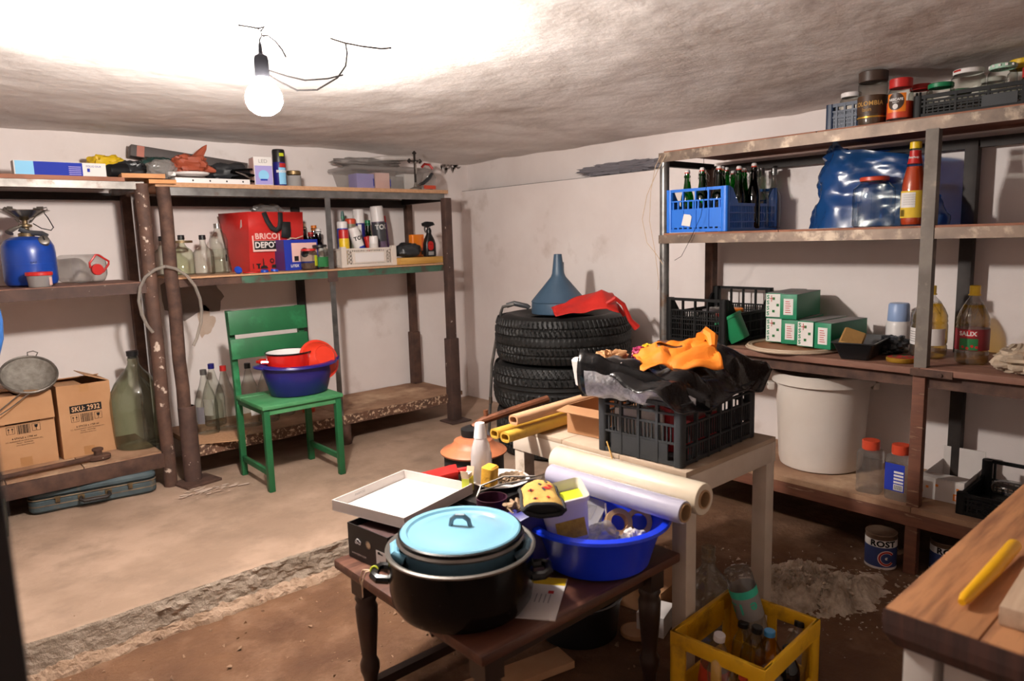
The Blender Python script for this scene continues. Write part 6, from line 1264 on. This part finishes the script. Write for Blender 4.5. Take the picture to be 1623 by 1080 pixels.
            for q in range(5): B().band(r+.0016, .068+.01*q, .071+.01*q, -150, -115, 5).obj('label_print', 'ink_grey', t)
    M('label_red', '#7d1320', '#6a0f1a', 5, rough=.4)
    oil('oil bottle with a white label standing behind the steel post', 3.275, 1.062, .068, .30, 'white'); oil('oil bottle with a dark red label on the third shelf', 3.21, .885, .058, .31, 'salix')
    t = thing('towel', 'crumpled beige towel at the right end of the third shelf', 'towel', (3.13, .67, Z)); blob(.24, .22, .10, 99, .3, 3, 40, 24).obj('heap', 'towel', t)
    for k in range(4): B().tube([(-.1+.01*k, -.1+.06*k, .01), (-.05, -.05+.04*k, .09-.008*k), (.03, .02*k, .1-.005*k), (.09, .05, .05)], .013, 8).obj('fold', 'towel', t)
right_third()
def right_bottom():
    Z = .166
    t = thing('bucket', 'large white plastic bucket under the third shelf', 'bucket', (3.29, 1.515, Z), RW+40)
    lathe_part([(0, .0), (.168, 0), (.18, .006), (.186, .03), (.207, .40), (.212, .405), (.226, .407), (.227, .452), (.222, .457), (.214, .452), (.206, .40), (.183, .02), (0, .01)], 'bucket', t, 'body', 60)
    for s in (-1, 1):
        b = B(); b.loft([[(s*.222, -.03, .40), (s*.222, .03, .40), (s*.222, .02, .365), (s*.222, -.02, .365)], [(s*.248, -.03, .40), (s*.248, .03, .40), (s*.248, .02, .365), (s*.248, -.02, .365)]]); b.obj('handle_lug', 'bucket', t, bev=.003); b = B(); b.at(T(s*.249, 0, .388) @ RY(90)); b.cyl(.006, 0, .002, 8); b.obj('lug_hole', 'dark_gap', t)
    def jug(l, x, y, rz, lab, h=.225, w=.098):
        t = thing('plastic_jug', l, 'jug', (x, y, Z), RW+rz); b = B(); q = lambda s, zz: [(a, c, zz) for a, c in rrect(s, s*.85, s*.2, 4)]
        b.loft([q(w*.95, 0), q(w, .005), q(w, .05), q(w*.97, .055), q(w, .06), q(w, h*.72), q(w*.93, h*.80), q(w*.66, h*.83), q(w*.62, h*.86)], 0, (1, 0)); b.obj('body', 'clear_plastic', t)
        lathe_part(cap_prof(w*.36, h*.83, h), 'pl_orange_red', t, 'cap', 24)
        if lab:
            lb = B().box(-w*.44, w*.38, -w*.425-.0012, -w*.425-.0002, .04, .155).obj('label', 'ink_blue', t)
            for k in range(4): B().box(-.005, w*.34, -w*.425-.002, -w*.425-.0012, .075+.014*k, .083+.014*k).obj('label_stripe', 'ink_white', lb)
            B().box(-.005, w*.34, -w*.425-.002, -w*.425-.0012, .045, .07).obj('barcode_panel', 'ink_white', lb)
            for k in range(9): B().box(-.002+k*.0036, -.0004+k*.0036, -w*.425-.0026, -w*.425-.002, .048, .067).obj('barcode', 'ink_black', lb)
    jug('clear square jug with an orange-red cap and no label', 3.07, 1.195, 8, False); jug('clear square jug with an orange-red cap and a blue label', 3.065, 1.075, -4, True, .23, .095)
    t = thing('carton', 'shallow white open carton with orange squares on the bottom shelf', 'box', (3.145, .945, Z), RW+2)
    W, D, H = .165, .32, .088
    b = B(); b.box(-W/2, W/2, 0, D, 0, .003); b.box(-W/2, W/2, 0, .003, .003, H); b.box(-W/2, -W/2+.003, .003, D, .003, H); b.box(W/2-.003, W/2, .003, D, .003, H); b.box(-W/2+.003, W/2-.003, D-.003, D, .003, H+.06); b.obj('body', 'card_white', t)
    B().box(-W/2, W/2, .004, .08, H, H+.003).obj('front_flap', 'card_white', t); b = B(); b.box(.045, .072, -.001, 0, .012, .04); b.obj('orange_mark', 'pl_orange', t)
    b = B(); b.at(T(.0585, -.0012, .026) @ RX(90)); b.loft([[(x, y, 0) for x, y in rrect(.014, .018, .002, 2)], [(x, y, .0004) for x, y in rrect(.014, .018, .002, 2)]]); b.obj('orange_mark', 'ink_pink', t)
    for x, zz in ((-.05, .05), (-.015, .062), (.06, .06), (-.07, .03)): B().box(x-.005, x+.005, -.0008, 0, zz-.005, zz+.005).obj('orange_mark', 'ink_orange', t)
    t = big_crate('plastic_crate', 'low black crate half hidden by the wooden bench', (3.045, .60, Z), .52, .34, .085, 'crate_black', 'grid', .06, .85)
    t = thing('glass_jar', 'upside-down glass jar in the low black crate', 'jar', (3.19, .72, Z+.012)); lathe_part([(.04, 0), (.045, .004), (.06, .02), (.062, .03), (.062, .09), (.055, .102), (.03, .106), (0, .104)], 'glass', t, 'body', 30); lathe_part([(.0, .003), (.041, .003), (.041, .016)], 'galv', t, 'lid', 24)
    def can(l, x, y, r, h, txt, lit):
        t = thing('paint_can', l, 'paint can', (x, y, ZL+.006), RW+28); lathe_part([(0, 0), (r, 0), (r*1.02, .003), (r, .006), (r, h-.006), (r*1.02, h-.003), (r, h), (r*.9, h-.004), (0, h-.005)], 'can_tin', t, 'body', 32)
        lathe_part([(r+.0008, .012), (r+.0008, h*.66)], 'ink_navy', t, 'label', 32); lb = lathe_part([(r+.0009, h*.66), (r+.0009, h*.86)], 'ink_white', t, 'label', 32); lathe_part([(r+.0009, .006), (r+.0009, .016)], 'ink_white', t, 'label', 32)
        text(txt, .034, 'ink_black', lb, T(0, 0, h*.755), wrap=r+.0016, bold=.0014, sx=1.15)
        for m, r0, r1 in (('ink_pink', .022, .034), ('ink_navy', .012, .018), ('ink_red', .024, .030), ('ink_white', .0, .006)):
            b = B(); n = 26; vs = []; 
            for k in range(n):
                a = (k/(n-1))*1.6*PI+.6
                for rr in (r0, r1): an = -PI/2+.25+rr*math.cos(a)/r; vs.append(((r+.0014+(.0004 if m == 'ink_red' else 0))*math.cos(an), (r+.0014+(.0004 if m == 'ink_red' else 0))*math.sin(an), h*.36+rr*math.sin(a)))
            b.add(vs, [(2*k, 2*k+1, 2*k+3, 2*k+2) for k in range(n-1)]); b.obj('label_swirl', m, lb)
    M('ink_navy', '#2c3a6b', rough=.6)
    can('paint can with a blue swirl label beside the wooden leg', 3.01, 1.115, .060, .152, 'ROST', True); can('paint can half hidden behind the wooden leg and bench', 3.13, .905, .060, .140, 'ROST', False)
right_bottom()

# ------------------------------------------------------------------ things on the ground under and beside the white table
def ground():
    t = thing('demijohn', 'clear dusty glass demijohn on the ground behind the yellow crate', 'demijohn', (2.06, 1.33, ZL+.006)); lathe_part([(0, .02), (.06, .004), (.09, 0), (.098, .01), (.102, .06), (.102, .12), (.094, .16), (.072, .195), (.045, .222), (.026, .245), (.022, .265), (.026, .27), (.026, .28), (.0215, .284), (.0215, .315)], 'glass_dusty', t, 'body', 40); lathe_part([(.0215, .3), (.0245, .302), (.0245, .318), (.0215, .32)], 'glass_dusty', t, 'lip', 24)
    # yellow bottle crate
    t = thing('bottle_crate', 'yellow plastic bottle crate full of empty bottles in the foreground', 'crate', (1.805, 1.035, ZL+.005), 3)
    W, D, H = .355, .295, .25
    b = B(); b.box(-W/2, W/2, -D/2, D/2, 0, .008)
    for sx in (-1, 1):
        for sy in (-1, 1):
            x, y = sx*(W/2), sy*(D/2); b.box(min(x, x-sx*.05), max(x, x-sx*.05), min(y, y-sy*.01), max(y, y-sy*.01), 0, H); b.box(min(x, x-sx*.01), max(x, x-sx*.01), min(y, y-sy*.05), max(y, y-sy*.05), 0, H)
    for sy in (-1, 1):
        y = sy*(D/2-.006); b.cb((0, y, H-.026), (W, .013, .052)); b.cb((0, y, .04), (W, .011, .08))
        if sy > 0: 
            b.cb((0, y, H-.07), (W*.62, .008, .06))
            for k in range(26): b.cb((-W*.29+W*.58*k/25, y-.009, H-.045), (.004, .008, .07))
    for sx in (-1, 1):
        x = sx*(W/2-.006); b.cb((x, 0, H-.022), (.013, D, .044)); b.cb((x, 0, .04), (.011, D, .08)); b.cb((x, 0, H/2), (.010, .03, H))
    b.obj('body', 'crate_yellow', t, bev=.003)
    zc = ZL+.015
    def pet(l, x, y, h, r, rot, capm, labm=None, glass='clear_plastic', txt=None):
        t = thing('plastic_bottle', l, 'bottle', (x, y, zc), rot=rot, group='bottles in the yellow crate')
        lathe_part([(0, .012), (r*.6, .0), (r*.9, .004), (r, .02), (r, h*.3), (r*.95, h*.32), (r, h*.34), (r, h*.62), (r*.9, h*.72), (r*.55, h*.83), (.014, h*.9), (.0135, h*.94)], glass, t, 'body', 26)
        if capm: lathe_part(cap_prof(.0165, h*.925, h), capm, t, 'cap', 18)
        if labm: lathe_part([(r+.0008, h*.34), (r+.0008, h*.6)], labm, t, 'label', 26)
        if txt: text(txt, r*.6, 'ink_white', t, T(0, 0, h*.47), wrap=r+.0016, bold=.0006)
        return t
    t = pet('green-labelled plastic bottle standing upside down against the crate back', 1.92, 1.10, .33, .042, (0, 0, -60), None); t.location = (1.90, 1.125, zc+.355); t.rotation_euler = (math.radians(172), math.radians(14), math.radians(100))
    lathe_part([(.0432, .06), (.0432, .16)], 'ink_grey', t, 'label', 26); lathe_part([(.0435, .06), (.0435, .085)], 'ink_teal', t, 'label', 26); text('e 1.5', .05, 'ink_teal', t, T(0, 0, .115) , wrap=.0442, bold=.001)
    pet('crumpled clear bottle with a red label at the left of the yellow crate', 1.70, 1.09, .26, .042, (5, -9, 40), 'pl_white', 'pl_orange_red', txt='ADEP'); pet('clear bottle lying across the left corner of the yellow crate', 1.665, 1.0, .25, .04, (-8, -4, 10), None)
    pet('bottle with a black cap in the middle of the yellow crate', 1.80, 1.03, .245, .036, (6, 4, 0), 'pl_black', glass='glass'); pet('small bottle with black cap behind the middle one', 1.86, 1.085, .20, .03, (0, 5, 0), 'pl_black', glass='glass')
    pet('bottle of yellow liquid with a sky blue cap in the yellow crate', 1.845, .985, .225, .04, (0, 2, 0), 'pl_sky', glass='oil'); pet('bottle with a black cap at the right side of the crate', 1.935, .955, .22, .034, (0, 12, 0), 'pl_black')
    pet('clear bottle with rounded top nearest the crate front', 1.76, .945, .20, .042, (4, 0, 0), None); pet('amber bottle with black cap in the front corner', 1.84, .92, .205, .034, (0, 0, 0), 'pl_black', glass='glass_brown'); pet('bottle with orange-red cap low in the left of the crate', 1.655, .95, .19, .036, (0, 0, 0), 'pl_orange_red', 'ink_black', txt='BECKER')
    # under the tables
    t = thing('tub', 'wide black plastic tub on the ground under the low table', 'tub', (1.74, 1.66, ZL+.006)); lathe_part([(0, 0), (.13, 0), (.14, .006), (.155, .14), (.162, .145), (.162, .15), (.152, .15), (.136, .008), (0, .006)], 'pl_black', t, 'body', 44); B().tube([(.16*math.cos(a*PI/12), .16*math.sin(a*PI/12), .15) for a in range(13)], .004, 6).obj('bail', 'wire', t)
    o = B().box(-.06, .06, -.05, .05, 0, .075).obj('carton', 'card_white', None, (1.95, 1.475, ZL+.006), (0, 0, 18), bev=.001); tag(o, 'small white carton on the ground behind the table leg', 'carton')
    o = B().box(-.13, .13, -.09, .09, 0, .10).obj('carton', 'cardboard_dark', None, (2.12, 1.60, ZL+.007), (0, 0, 8), bev=.002); tag(o, 'brown carton on the ground under the white table', 'carton')
    t = thing('round_offcut', 'round tan wooden offcut lying under the low table', 'offcut', (1.87, 1.50, ZL+.006)); lathe_part([(0, 0), (.055, 0), (.057, .006), (.055, .012), (0, .012)], 'paper_tan', t, 'disc', 26); lathe_part([(.05, .0125), (.048, .0128), (0, .0128)], 'pipe_tan', t, 'face', 24)
    t = thing('sack', 'dark cloth sack heaped on the ground under the white table', 'sack', (2.10, 1.86, ZL+.006)); blob(.26, .22, .2, 101, .25).obj('heap', 'dark_bag', t); B().tube([(-.05, -.02, .17), (-.02, -.03, .21), (.02, -.02, .2)], .015, 7).obj('knot', 'dark_bag', t)
ground()

# ------------------------------------------------------------------ foreground bench
def bench():
    z1 = .62; t = thing('workbench', 'wooden workbench with white panels in the right foreground', 'bench', (1.255, .455, ZL)); h = z1-ZL
    ys = [0, -.145, -.30, -.45, -.60, -.76]
    for k in range(5):
        b = B(); b.box(.003, 1.5, ys[k+1]+.0012, ys[k]-.0012, h-.026, h); b.obj('top_plank', 'bench_wood', t, bev=.003)
    b = B(); b.loft([[(-.001, .001, h-.003), (-.001, -.757, h-.003), (.0025, -.757, h-.003), (.0025, .001, h-.003)], [(-.003, .002, h-.028), (-.003, -.76, h-.028), (.0025, -.76, h-.028), (.0025, .002, h-.028)]]); b.box(-.003, .03, -.757, .0, h-.045, h-.0265); b.loft([[(-.003, 0, h-.045), (-.003, -.757, h-.045), (.03, -.757, h-.045), (.03, 0, h-.045)], [(.015, -.016, h-.072), (.015, -.75, h-.072), (.03, -.75, h-.072), (.03, -.016, h-.072)]]); b.obj('front_edge', 'bench_edge', t)
    b = B(); b.box(.02, 1.5, -.02, -.004, h-.07, h-.0265); b.obj('side_edge', 'bench_edge', t)
    for x in (.03, 1.42): 
        for y in (-.075, -.74): b = B(); b.box(x, x+.05, y, y+.05, .0, h-.07); b.obj('leg', 'bench_white', t, bev=.003)
    b = B(); b.box(.045, .06, -.70, -.085, .04, h-.072); b.obj('front_panel', 'bench_white', t, bev=.002); b = B(); b.box(.09, 1.41, -.045, -.03, .04, h-.072); b.obj('side_panel', 'bench_white', t, bev=.002)
    t = thing('marking_stick', 'yellow tapered plastic stick lying on the wooden workbench', 'stick', (1.34, .36, z1+.0125), rot=(0, -1.2, -1.5)); B().tube([(0, 0, 0), (.02, 0, .001), (.16, 0, .002), (.30, .004, .003), (.315, .004, .003)], [.006, .010, .0135, .013, .007], 16).obj('shaft', 'pencil', t); B().tube([(.315, .004, .003), (.322, .004, .003)], [.007, .003], 8).obj('tip', 'pencil', t)
    o = B().box(0, .7, -.3, 0, 0, .034).obj('plank', 'pale_plank', None, (1.325, .302, z1+.001), (0, 0, 3), bev=.003); tag(o, 'pale sawn plank lying on the wooden workbench', 'plank')
bench()
